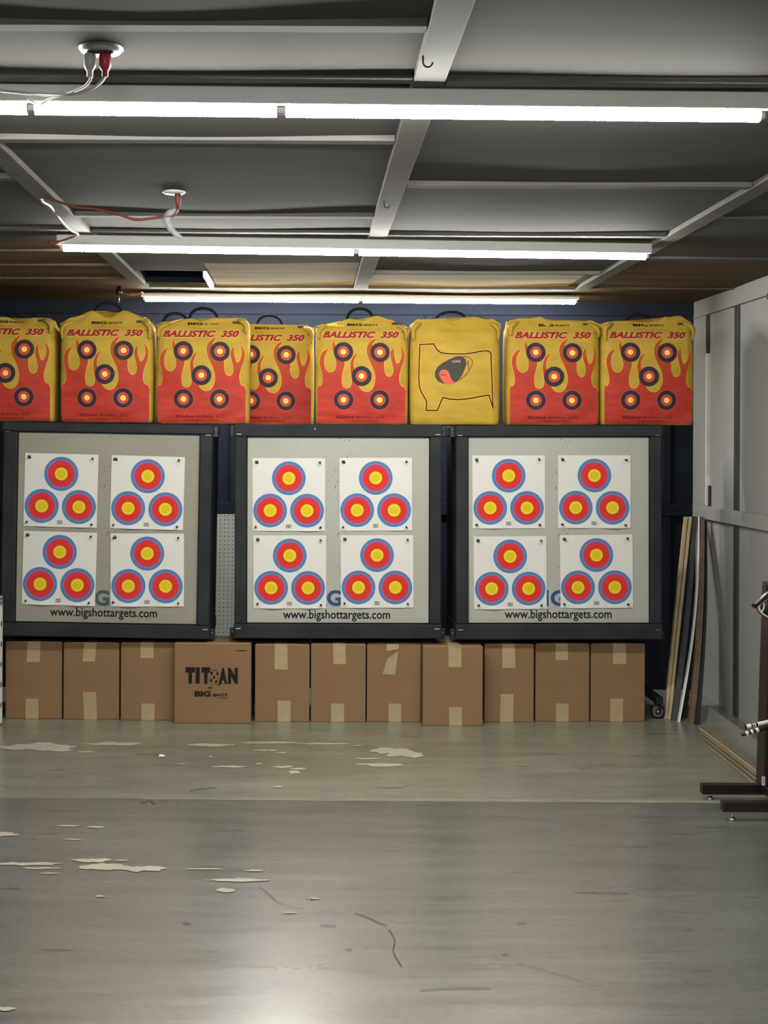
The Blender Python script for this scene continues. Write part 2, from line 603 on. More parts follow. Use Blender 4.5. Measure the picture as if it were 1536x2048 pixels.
M['p_lemon'] = mat('print_lemon', scaled(rgb(226, 212, 30), 0.70), 0.7, 0.03, spec=0.12)
M['p_olive'] = mat('print_olive', scaled(rgb(206, 186, 20), 0.70), 0.7, 0.03, spec=0.12)
M['p_gray'] = mat('print_gray', scaled(rgb(128, 128, 124), 0.70), 0.7, 0.03, spec=0.12)
M['p_pale'] = mat('print_pale_gray', scaled(rgb(196, 196, 194), 0.70), 0.7, 0.03, spec=0.12)
M['card'] = mat('cardboard', (0.20, 0.115, 0.058, 1), 0.75, 0.07, (3, 3, 3), 0.12, (25, 25, 160), spec=0.2)
M['card_edge'] = mat('cardboard_edge', (0.29, 0.19, 0.11, 1), 0.75, 0.06)
M['tape'] = mat('paper_tape', (0.33, 0.25, 0.135, 1), 0.45, 0.06, (20, 20, 20))
M['ink'] = mat('black_ink', (0.013, 0.013, 0.011, 1), 0.8, 0.1, spec=0.1)
wv = dict(rough=0.6, bump=0.25, bscale=(120, 120, 60), spec=0.12)
M['bag_yellow'] = mat('yellow_woven', (0.40, 0.262, 0.034, 1), var=0.14, scale=(7, 7, 16), **wv)
M['bag_red'] = mat('red_print_woven', (0.37, 0.036, 0.024, 1), var=0.16, scale=(8, 8, 30), **wv)
def flame_gradient(m):
    """the printed flames run from red at the bottom of the bag to burnt orange at their tips"""
    nt = m.node_tree
    b = nt.nodes['Principled BSDF']
    ramp = [n for n in nt.nodes if n.type == 'VALTORGB'][0]
    tc = [n for n in nt.nodes if n.type == 'TEX_COORD'][0]
    sep = node(nt, 'ShaderNodeSeparateXYZ')
    nt.links.new(tc.outputs['Object'], sep.inputs[0])
    mr = node(nt, 'ShaderNodeMapRange')
    mr.inputs['From Min'].default_value = 0.25
    mr.inputs['From Max'].default_value = 0.42
    nt.links.new(sep.outputs[2], mr.inputs['Value'])
    mx = node(nt, 'ShaderNodeMix', data_type='RGBA')
    nt.links.new(mr.outputs[0], mx.inputs['Factor'])
    nt.links.new(ramp.outputs[0], mx.inputs[6])
    mx.inputs[7].default_value = (0.33, 0.075, 0.014, 1)
    nt.links.new(mx.outputs[2], b.inputs['Base Color'])
flame_gradient(M['bag_red'])
M['bag_orange'] = mat('orange_print', (0.46, 0.10, 0.018, 1), var=0.1, **wv)
M['bag_lip'] = mat('light_orange_print', (0.80, 0.42, 0.07, 1), var=0.08, **wv)
M['bag_flame_tip'] = mat('brown_red_print', (0.36, 0.045, 0.014, 1), var=0.1, **wv)
M['bag_slate'] = mat('slate_print', (0.028, 0.023, 0.030, 1), var=0.12, **wv)
M['bag_rose'] = mat('rose_print', (0.47, 0.075, 0.055, 1), var=0.1, **wv)
M['bag_deep'] = mat('deep_red_print', (0.44, 0.05, 0.015, 1), var=0.1, **wv)
M['bag_spot'] = mat('spot_print', (0.90, 0.55, 0.14, 1), var=0.06, **wv)
M['bag_word'] = mat('dark_red_word', (0.235, 0.018, 0.016, 1), var=0.1, **wv)
M['bag_halo'] = mat('pink_word_edge', (0.72, 0.40, 0.16, 1), var=0.06, **wv)
M['bag_ink'] = mat('bag_ink', (0.035, 0.010, 0.010, 1), var=0.1, **wv)
M['bag_dimink'] = mat('bag_maroon_ink', (0.13, 0.010, 0.010, 1), var=0.1, **wv)
M['bag_grey'] = mat('bag_grey_print', (0.050, 0.048, 0.040, 1), var=0.12, **wv)
M['bag_pink'] = mat('bag_pink_print', (0.62, 0.10, 0.065, 1), var=0.06, **wv)
M['bag_tan'] = mat('bag_tan_word', (0.42, 0.33, 0.16, 1), var=0.06, **wv)
M['strap'] = mat('black_webbing', (0.009, 0.0095, 0.011, 1), 0.9, 0.15, (40, 40, 40), spec=0.08)
M['cord_white'] = mat('white_cord', (0.33, 0.33, 0.31, 1), 0.45, 0.05)
M['cord_red'] = mat('orange_red_cord', (0.13, 0.028, 0.016, 1), 0.5, 0.1)
M['plug_red'] = mat('red_plug', (0.24, 0.014, 0.018, 1), 0.4, 0.1)
M['plug_white'] = mat('white_plug', (0.30, 0.30, 0.285, 1), 0.4, 0.05)
M['tag_white'] = mat('cord_tag', (0.30, 0.31, 0.32, 1), 0.5, 0.15, (60, 60, 60))
M['pegboard'] = dotted('pegboard_gray', (0.30, 0.305, 0.29, 1), (0.02, 0.02, 0.02, 1), 0.0254, 0.0036)
M['foam_white'] = dotted('perforated_white_foam', (0.70, 0.69, 0.62, 1), (0.03, 0.03, 0.03, 1), 0.11, 0.016, axes=(1, 2))

def glass_material():
    m = bpy.data.materials.new('clear_acrylic')
    m.use_nodes = True
    nt = m.node_tree
    b = nt.nodes['Principled BSDF']
    b.inputs['Base Color'].default_value = (0.80, 0.86, 0.84, 1)
    b.inputs['Roughness'].default_value = 0.12
    b.inputs['Transmission Weight'].default_value = 0.9
    b.inputs['IOR'].default_value = 1.3
    return m
M['acrylic'] = glass_material()

# ================================================================== SETTING
CEIL = 2.43
XR, XL = 2.42, -3.6
YB, YF = 8.40, -3.6

# floor with its chips, joint and cracks (all one floor mesh)
random.seed(4)
mb = MB()
mb.box((XL - 0.1, YF - 0.1, -0.1), (XR + 0.1, YB + 0.1, 0.0), 0, 0)
def chip(x0, x1, y0, y1, mi=1, h=0.0010, rough=0.22, skew=0.0):
    cx, cy, rx, ry = (x0 + x1) / 2, (y0 + y1) / 2, (x1 - x0) / 2, max(1.2, (y1 - y0) / 2)
    n = 44
    sd = random.random() * 50
    poly = []
    for k in range(n):
        a = 2 * PI * k / n
        r = 0.9 + rough * noise.noise((math.cos(a) * 2.2 + sd, math.sin(a) * 2.2, sd)) * 1.6
        x = math.copysign(abs(math.cos(a)) ** 0.95, math.cos(a)) * rx * r * 1.08
        y = math.sin(a) * abs(math.sin(a)) ** 0.35 * ry * (r + 0.5 * noise.noise((x * 0.09 + sd, 3.0 if math.sin(a) > 0 else 8.0, 0))) + ry * 0.45 * noise.noise((x * 0.03 + sd, 5.0, 2.0)) + skew * x
        q = on_floor(cx + x, cy + y, h)
        poly.append((q.x, q.y))
    vs, fs = fill(poly)
    mb.add([(x, y, h) for x, y in vs], fs, mi)
_h = [0.0010]
for a in [(-20, 152, 1487, 1501), (60, 110, 1484, 1490), (170, 287, 1484, 1491), (152, 195, 1502, 1505), (92, 150, 1496, 1503),
          (370, 465, 1487, 1493), (478, 600, 1483, 1487), (590, 705, 1485.5, 1489), (507, 558, 1499, 1502), (552, 575, 1504, 1507),
          (422, 500, 1531, 1535), (545, 590, 1531, 1536), (575, 617, 1535, 1539), (577, 600, 1540, 1548), (705, 766, 1515.5, 1518.5),
          (708, 770, 1527, 1530), (735, 808, 1526, 1533), (510, 525, 1526, 1529), (740, 800, 1495, 1508), (775, 848, 1499, 1516),
          (418, 425, 1512, 1515), (-30, 37, 1664, 1673), (110, 162, 1650, 1653), (172, 212, 1652, 1656), (125, 166, 1677, 1680),
          (-20, 115, 1724, 1731), (45, 125, 1734, 1738), (78, 122, 1745, 1748), (145, 222, 1716, 1725), (228, 258, 1719, 1722),
          (150, 260, 1727, 1741), (220, 328, 1731, 1743), (370, 450, 1736, 1739), (490, 526, 1739, 1743), (412, 535, 1756, 1763),
          (430, 472, 1776, 1785), (192, 210, 1790, 1794), (-10, 32, 2013, 2021), (545, 567, 1571, 1575), (620, 640, 1795, 1799),
          (355, 372, 1527, 1528.5), (708, 722, 1490, 1492), (565, 596, 1824, 1826)]:
    _h[0] += 0.00004
    chip(*a, h=_h[0])
chip(316, 330, 1509, 1514, 2, 0.002, 0.1)
def crackline(pts, w):
    q = [on_floor(x, y, 0.0034) for x, y in smooth_path([Vector((a, b)) for a, b in pts], 4)]
    vs, fs = stroke([(p.x, p.y) for p in q], w * 0.6)
    mb.add([(x, y, 0.0034) for x, y in vs], fs, 4)
crackline([(778, 1858), (790, 1880), (786, 1900), (797, 1922), (804, 1933)], 0.004)
crackline([(710, 1826), (735, 1834), (760, 1846), (775, 1850)], 0.007)
crackline([(517, 1772), (535, 1785), (560, 1806), (604, 1818)], 0.003)
crackline([(640, 1850), (672, 1852)], 0.008)
crackline([(366, 1845), (382, 1847)], 0.010)
crackline([(690, 1899), (704, 1898)], 0.008)
crackline([(1004, 1909), (1016, 1908)], 0.008)
crackline([(1032, 1924), (1090, 1940), (1165, 1962)], 0.003)
crackline([(1034, 1846), (1052, 1845)], 0.007)
crackline([(280, 1608), (300, 1600), (306, 1607), (312, 1606)], 0.006)
crackline([(380, 1581), (405, 1577), (432, 1575)], 0.010)
crackline([(270, 1507), (310, 1508), (318, 1511)], 0.008)
crackline([(610, 1798), (625, 1798)], 0.006)
crackline([(840, 1980), (900, 1976), (980, 1976)], 0.006)
crackline([(1150, 1784), (1200, 1785), (1255, 1786)], 0.007)
# the filled joint across the room
vs, fs = [], []
n = 80
for i in range(n + 1):
    px = 285 + (1700 - 285) * i / n
    w = 1.2 + 1.7 * min(1, i / 26) + 0.8 * noise.noise((i * 0.25, 0, 0))
    y = 1597 + (px - 285) * 0.0055 + 0.8 * noise.noise((i * 0.13, 9, 0))
    for d in (-w, w):
        q = on_floor(px, y + d, 0.0008)
        vs.append((q.x, q.y, 0.0008))
for i in range(n):
    fs.append([2 * i, 2 * i + 2, 2 * i + 3, 2 * i + 1])
mb.add(vs, fs, 3)
struct('floor', mb, [M['floor'], M['chip'], M['white_chip'], M['joint'], M['crack']])

# ceiling: sagging sheets, with one open cell and the dark loft box above it
HX0, HX1, HY0, HY1 = -0.915, -0.56, 6.96, 7.46
mb = MB()
def sag(x, y):
    a = math.sin(PI * (x - 0.284) / 1.245) ** 2
    b = math.sin(PI * (y - 3.4) / 1.22) ** 2
    return CEIL - 0.009 * a * (0.35 + 0.65 * b)
xs = sorted(set([XL - 0.1, XR + 0.1, HX0, HX1] + [XL + i * 0.105 for i in range(58) if XL + i * 0.105 < XR]))
ys = sorted(set([YF - 0.1, YB + 0.1, HY0, HY1] + [YF + i * 0.11 for i in range(110) if YF + i * 0.11 < YB]))
vs = [(x, y, sag(x, y)) for x in xs for y in ys]
fs = []
ny = len(ys)
for i in range(len(xs) - 1):
    for j in range(ny - 1):
        if xs[i] >= HX0 - 1e-6 and xs[i + 1] <= HX1 + 1e-6 and ys[j] >= HY0 - 1e-6 and ys[j + 1] <= HY1 + 1e-6:
            continue
        fs.append([i * ny + j, i * ny + j + 1, (i + 1) * ny + j + 1, (i + 1) * ny + j])
mb.add(vs, fs, 0, True)
for a, b in (((HX0 - 0.02, HY0 - 0.02, CEIL + 0.3), (HX1 + 0.02, HY1 + 0.02, CEIL + 0.32)),
             ((HX0 - 0.02, HY0 - 0.02, CEIL), (HX0, HY1 + 0.02, CEIL + 0.3)),
             ((HX1, HY0 - 0.02, CEIL), (HX1 + 0.02, HY1 + 0.02, CEIL + 0.3)),
             ((HX0, HY0 - 0.02, CEIL), (HX1, HY0, CEIL + 0.3)),
             ((HX0, HY1, CEIL), (HX1, HY1 + 0.02, CEIL + 0.3))):
    mb.box(a, b, 0, 1)
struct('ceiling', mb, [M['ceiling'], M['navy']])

# walls
mb = MB(); mb.box((XL - 0.1, YB, -0.05), (XR + 0.1, YB + 0.1, CEIL + 0.05)); struct('wall_back', mb, M['navy'])
mb = MB(); mb.box((XR, YF, -0.05), (XR + 0.1, YB, CEIL + 0.05)); struct('wall_right', mb, M['wall_gray'])
mb = MB(); mb.box((XL - 0.1, YF, -0.05), (XL, YB, CEIL + 0.05)); struct('wall_left', mb, M['wall_gray'])
mb = MB(); mb.box((XL - 0.1, YF - 0.1, -0.05), (XR + 0.1, YF, CEIL + 0.05)); struct('wall_front', mb, M['wall_gray'])

trim_n = [0]
def trim(lo, hi, m, bevel=0.003):
    trim_n[0] += 1
    t = MB(); t.box(lo, hi, bevel)
    return struct('trim_%d' % trim_n[0], t, m)

# ceiling battens along the room and across it
bt = 0.019
for X, w, y0, y1 in ((-2.2, 0.07, -3.5, 8.38), (-0.953, 0.072, -3.5, 7.45), (0.284, 0.078, -3.5, 7.62), (1.535, 0.072, -3.5, 7.62)):
    trim((X - w / 2, y0, CEIL - bt), (X + w / 2, y1, CEIL + 0.004), M['batten'])
def cross(x0, x1, Y, w=0.05, t=0.017, m='batten'):
    trim((x0, Y - w / 2, CEIL - t), (x1, Y + w / 2, CEIL + 0.004), M[m])
for Y in (2.83, 3.235, 3.90, 5.20, 5.60, 7.60):
    cross(-0.915, 0.243, Y)
for Y in (3.26, 4.57, 5.66, 6.93, 7.62):
    cross(0.325, 1.497, Y)
for Y in (4.47, 5.55):
    cross(-2.163, -0.991, Y)
for Y in (6.20, 6.70, 7.25):
    cross(-2.163, -0.991, Y, 0.03, 0.012, 'wood_brown')
for Y in (5.20, 6.36, 7.60):
    cross(1.573, 2.415, Y, 0.04, 0.012)
# pale edge board beside the open cell
trim((HX1, HY0 - 0.01, CEIL - 0.035), (HX1 + 0.02, HY1 + 0.03, CEIL + 0.004), M['housing'])

# right wall boards: crown, corner, middle rail, vertical dark grey strips
def wy(px): # depth of a point of the right wall's face seen at pixel column px
    return F * (XR - 0.02) / (px - CX)
trim((XR - 0.022, YF, CEIL - 0.105), (XR + 0.004, YB - 0.002, CEIL - 0.002), M['wall_trim'])
trim((XR - 0.020, 8.13, 1.165), (XR + 0.004, YB - 0.002, CEIL - 0.106), M['wall_trim'])
RZ0, RZ1 = 1.085, 1.165
trim((XR - 0.024, YF, RZ0), (XR + 0.004, YB - 0.002, RZ1), M['wall_trim'])
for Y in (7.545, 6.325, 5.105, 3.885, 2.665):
    trim((XR - 0.012, Y, RZ1 + 0.001), (XR + 0.004, Y + 0.072, CEIL - 0.106), M['wall_dark_strip'])
    trim((XR - 0.012, Y, 0.002), (XR + 0.004, Y + 0.072, RZ0 - 0.001), M['wall_dark_strip'])
trim((XR - 0.021, 8.112, 1.168), (XR + 0.004, 8.128, 2.09), M['white_strip'], 0.001)
trim((XR - 0.0215, 8.110, 2.092), (XR + 0.004, 8.129, CEIL - 0.107), M['wall_dark_strip'], 0.001)
trim((XR - 0.010, 8.075, 1.168), (XR + 0.004, 8.111, 1.29), M['black'], 0.001)
# back wall boards
trim((XL, YB - 0.018, 1.09), (XR - 0.026, YB + 0.004, 1.165), M['navy'])
for X in (-2.95, -1.72, -0.50, 0.72, 2.21):
    trim((X, YB - 0.014, 1.166), (X + 0.05, YB + 0.004, CEIL - 0.09), M['navy'])
    trim((X, YB - 0.014, 0.002), (X + 0.05, YB + 0.004, 1.089), M['navy'])
trim((XL, YB - 0.02, CEIL - 0.088), (XR - 0.026, YB + 0.004, CEIL - 0.002), M['navy'])

# ================================================================== LIGHTS
ZT = 2.360
ZFAR = 2.384
def tube_mesh(L, r=0.0165, rise=0.007):
    """lamp tube: frosted lens facing down and sideways, closed back on top"""
    prof = [(-r, rise)] + [(-r * math.cos(PI * k / 12), -r * math.sin(PI * k / 12)) for k in range(13)] + [(r, rise)]
    n = len(prof)
    m = MB()
    vs = [(x, a, b) for x in (-L / 2, L / 2) for a, b in prof]
    m.add(vs, [[k, k + 1, n + k + 1, n + k] for k in range(n - 1)], 0)
    m.add(vs, [[n - 1, 0, n, 2 * n - 1], list(range(n)), list(range(n, 2 * n))[::-1]], 1)
    return m
def fixture(ends, ppx, label, z=ZT):
    """ends: list of (pixel left, pixel right) per tube along a row; ppx: (px, py) of both row ends"""
    a = at_z(*ppx[0], z); b = at_z(*ppx[1], z)
    build_fixture(a, b, ends, ppx[0][0], ppx[1][0], label, z)
def build_fixture(a, b, ends, p0, p1, label, z=ZT):
    mid = (a + b) / 2
    L = (b - a).length
    ang = math.atan2(b.y - a.y, b.x - a.x)
    t = thing('tube_light', label, 'ceiling light', (mid.x, mid.y, CEIL - 0.02), (0, 0, ang), 'twin tube lights across the ceiling')
    zt = z - (CEIL - 0.02)
    h = MB()
    h.box((-L / 2 - 0.015, -0.038, zt + 0.0075), (L / 2 + 0.015, 0.038, 0.0), 0.004)
    h.build('housing', M['housing'], t)
    def loc_x(px):   # along-row position of a pixel column on this row
        u = (px - CX) / F
        s = (u * a.y - a.x) / ((b.x - a.x) - u * (b.y - a.y))
        return -L / 2 + s * L
    for x0, x1 in ends:
        if p0 is None:
            l0, l1 = x0, x1
        else:
            l0, l1 = loc_x(x0), loc_x(x1)
        tb = tube_mesh(l1 - l0 - 0.014)
        tb.build('lamp_tube', [M['tube'], M['cap']], t, ((l0 + l1) / 2, 0, zt))
        for s, e in ((-1, l0), (1, l1)):
            c = MB()
            c.box((e - 0.006, -0.012, zt - 0.010), (e + 0.006, 0.012, zt + 0.0075), 0.003)
            c.build('tube_socket', M['cap'], t)
fixture([(-420, 58), (62, 556), (563, 1521)], ((-420, 211), (1521, 231)), 'near tube light, longest of the bright rows, running out of the left side')
fixture([(122, 708), (713, 1292)], ((122, 495), (1292, 512)), 'middle tube light, between the near row and the farthest row')
fixture([(287, 718), (722, 1151)], ((287, 597), (1151, 603)), 'farthest tube light, just above the flame-printed bags', z=ZFAR)
for Y in (-0.9,):  # added row behind the camera, never in view, fills in the front lighting
    a, b = Vector((-0.95, Y, ZT)), Vector((1.5, Y, ZT))
    build_fixture(a, b, [(-1.225, -0.003), (0.003, 1.225)], None, None, 'added tube light behind the camera, unseen, filling in the front lighting')

# ================================================================== TARGET STANDS
YS = 7.38           # plane of the papers
FT = 1.640          # top of the frames, where the bags stand
px_m = F / YS
stands = {}
def stand(side, pl, pr, pt, pb, fl, fr, tilt, face, logo, label):
    """panel and frame edges in pixels"""
    cx = P((pl + pr) / 2, 1060, YS).x
    t = thing('target_stand', label, 'target stand', (cx, YS + 0.25, 0), (0, 0, 0), 'target stands along the back wall')
    R = Matrix.Translation((0, 0, 1.04)) @ Matrix.Rotation(tilt, 4, 'Y') @ Matrix.Translation((0, 0, -1.04))
    xl = (fl - (pl + pr) / 2) / px_m
    xr = (fr - (pl + pr) / 2) / px_m
    il, ir = (pl - (pl + pr) / 2) / px_m, (pr - (pl + pr) / 2) / px_m
    zt, zb = FT, 0.463
    it = P((pl + pr) / 2, pt, YS).z
    ib = P((pl + pr) / 2, pb, YS).z
    y0, y1 = -0.272, 0.235      # front and back of the frame, local
    R0 = Matrix.Identity(4)
    def beam(name, lo, hi, Mx=R):
        m = MB(); m.box(lo, hi, 0.008, 0, 2, Mx); return m.build(name, M['frame'], t)
    beam('top_beam', (xl - 0.004, y0 - 0.004, it + 0.004), (xr + 0.004, y1, zt), R0 if False else R)
    beam('bottom_beam', (xl - 0.004, y0 - 0.004, zb), (xr + 0.004, y1, ib - 0.004))
    beam('side_beam', (xl, y0, ib - 0.004), (il - 0.003, y1, it + 0.004))
    beam('side_beam', (ir + 0.003, y0, ib - 0.004), (xr, y1, it + 0.004))
    m = MB()
    m.box((il, -0.250, ib), (ir, 0.20, it), 0.004, 0, 2, R)
    yf = -0.2512
    def put(shape, mi):
        vs, fs = shape
        m.add([R @ Vector((x, yf, z)) for x, z in vs], fs, mi)
    # the web address and the maker's word, mostly hidden under the papers
    uc = {'left': 210, 'middle': 673.5, 'right': 1116}[side]
    ux = (uc - (pl + pr) / 2) / px_m
    uz = P(uc, {'left': 1233, 'middle': 1237, 'right': 1236}[side], YS).z
    h = 17 / px_m
    put(word('www.bigshottargets.com', ux - 107 / px_m, uz - 6 / px_m, ux + 107 / px_m, uz - 6 / px_m + 23 / px_m, 0.014), 1)
    gx = {'left': 206, 'middle': 669, 'right': 1116}[side]
    gz0 = P(gx, 1212, YS).z
    g = (gx - (pl + pr) / 2) / px_m
    k = 1 / px_m
    for s, a, b in (('B', -52, -22), ('I', -20, -10), ('G', -15, 15), ('S', 19, 41), ('H', 44, 68), ('O', 71, 97), ('T', 98, 122)):
        d = -9 if s in 'BI' else 0
        put(word(s, g + (a + d) * k, gz0, g + (b + d) * k, gz0 + 32 * k, 0.035), 2)
    m.build('target_face', [M[face], M['url'], M[logo]], t)
    # corner staples / screws in the frame
    for sx in (xl + 0.022, xr - 0.022):
        for sz in (zt - 0.055, zb + 0.055):
            q = R @ Vector((sx, y0 - 0.006, sz))
            s_ = MB(); s_.box((q.x - 0.014, q.y, q.z - 0.002), (q.x + 0.014, q.y + 0.006, q.z + 0.002), 0.001)
            s_.build('staple', M['steel'], t)
    # stand behind: posts, foot, castors
    for sx in (xl + 0.09, xr - 0.09):
        m = MB(); m.box((sx - 0.025, 0.236, 0.085), (sx + 0.025, 0.286, 1.45), 0.004); m.build('post', M['black'], t)
        m = MB(); m.box((sx - 0.03, 0.215, 0.085), (sx + 0.03, 0.63, 0.125), 0.004); m.build('foot', M['black'], t)
        for yy in (0.262, 0.585):
            w = MB(); w.lathe([(0.002, -0.012), (0.036, -0.012), (0.04, -0.006), (0.04, 0.006), (0.036, 0.012), (0.002, 0.012)], (sx, yy, 0.04), 'X', 20)
            w = w.build('castor', M['black'], t)
            f_ = MB(); f_.box((sx - 0.018, yy - 0.006, 0.035), (sx - 0.013, yy + 0.006, 0.087)); f_.box((sx + 0.013, yy - 0.006, 0.035), (sx + 0.018, yy + 0.006, 0.087))
            f_.build('castor_fork', M['steel'], w)
    # hinge blocks with bolts at the sides
    for sx, s in ((xl, -1), (xr, 1)):
        for sz in (zt - 0.035, zb + 0.02):
            q = R @ Vector((sx, -0.20, sz))
            h_ = MB(); h_.box((q.x - 0.004 if s > 0 else q.x - 0.028, q.y - 0.02, q.z - 0.03), (q.x + 0.028 if s > 0 else q.x + 0.004, q.y + 0.02, q.z + 0.03), 0.003)
            hb = h_.build('hinge_block', M['black'], t)
            c = MB(); c.lathe([(0.0005, -0.008), (0.005, -0.007), (0.006, 0)], (q.x + s * 0.012, q.y - 0.02, q.z + 0.008), 'Y', 12)
            c.build('bolt', M['steel'], hb)
    stands[side] = t
    return t, xl, xr
stand('left', 34, 396, 867, 1246, 5, 422, math.radians(0.75), 'face_dirty', 'logo_teal', 'leftmost target stand, dirty grey face with a faded web address')
t_mid, mxl, mxr = stand('middle', 494.5, 858, 875, 1246, 469.5, 882, math.radians(-0.1), 'face_pale', 'logo_blue', 'middle target stand, pale grey foam face in a charcoal frame')
t_rt, rxl, rxr = stand('right', 937, 1298, 874.5, 1246, 911.5, 1322, math.radians(-0.3), 'face_pale', 'logo_blue', 'rightmost target stand, beside the leaning planks')
c = MB(); q = P(630, 858, 7.10)
c.lathe([(0.0005, -0.006), (0.006, -0.005), (0.007, 0)], (P(630, 858, YS).x - t_mid.location.x, -0.276, P(630, 858, YS).z), 'Y', 12)
c.build('bolt', M['steel'], t_mid)
# forward outrigger of the right stand with its grey castor, seen beyond the last carton
q = on_floor(1308, 1437)
ox, oy = q.x - t_rt.location.x, q.y - t_rt.location.y
m = MB()
m.box((ox + 0.005, oy - 0.03, 0.085), (ox + 0.045, 0.63, 0.125), 0.004)
m.box((rxr - 0.12, 0.40, 0.086), (ox + 0.044, 0.44, 0.124), 0.003)
m.build('outrigger', M['black'], t_rt)
w = MB()
w.lathe([(0.010, -0.012), (0.033, -0.012), (0.04, -0.006), (0.04, 0.006), (0.033, 0.012), (0.010, 0.012)], (ox + 0.02, oy, 0.04), 'Y', 28)
wo = w.build('castor', M['black'], t_rt)
w = MB()
vs, fs = [], []
for k in range(25):
    an = math.radians(100 + k * 290 / 24)
    for r in (0.019, 0.027):
        vs.append((ox + 0.02 + r * math.cos(an), oy - 0.0135, 0.04 + r * math.sin(an)))
fs = [[2 * k, 2 * k + 2, 2 * k + 3, 2 * k + 1] for k in range(24)]
w.add(vs, fs)
w.lathe([(0.0005, -0.016), (0.008, -0.016), (0.008, -0.012)], (ox + 0.02, oy, 0.04), 'Y', 12)
w.build('castor_hub', M['steel'], wo)
w = MB(); w.box((ox + 0.012, oy + 0.0125, 0.035), (ox + 0.028, oy + 0.017, 0.09)); w.box((ox + 0.004, oy - 0.02, 0.081), (ox + 0.036, oy + 0.02, 0.086))
w.build('castor_fork', M['black'], wo)

# ================================================================== PAPER TARGETS
PZ = 440
papers = {
 ('left', 'upper left'): (0, (162, 210), (632, 222), (618, 690), (150, 678)),
 ('left', 'upper right'): (0, (716, 225), (1186, 237), (1170, 705), (703, 692)),
 ('left', 'lower left'): (0, (153, 708), (623, 722), (608, 1190), (138, 1178)),
 ('left', 'lower right'): (0, (710, 726), (1180, 726), (1175, 1194), (706, 1192)),
 ('middle', 'upper left'): (440, (208, 243), (673, 245), (673, 710), (208, 710)),
 ('middle', 'upper right'): (440, (763, 243), (1228, 240), (1230, 708), (766, 708)),
 ('middle', 'lower left'): (440, (211, 738), (678, 738), (681, 1205), (217, 1205)),
 ('middle', 'lower right'): (440, (772, 737), (1237, 737), (1237, 1200), (774, 1202)),
 ('right', 'upper left'): (880, (207, 227), (672, 227), (670, 692), (208, 695)),
 ('right', 'upper right'): (880, (756, 225), (1221, 227), (1216, 692), (755, 692)),
 ('right', 'lower left'): (880, (215, 745), (678, 742), (684, 1207), (218, 1212)),
 ('right', 'lower right'): (880, (765, 735), (1230, 733), (1236, 1200), (772, 1205)),
}
pin_mesh = None
random.seed(11)
YP = YS - 0.0028
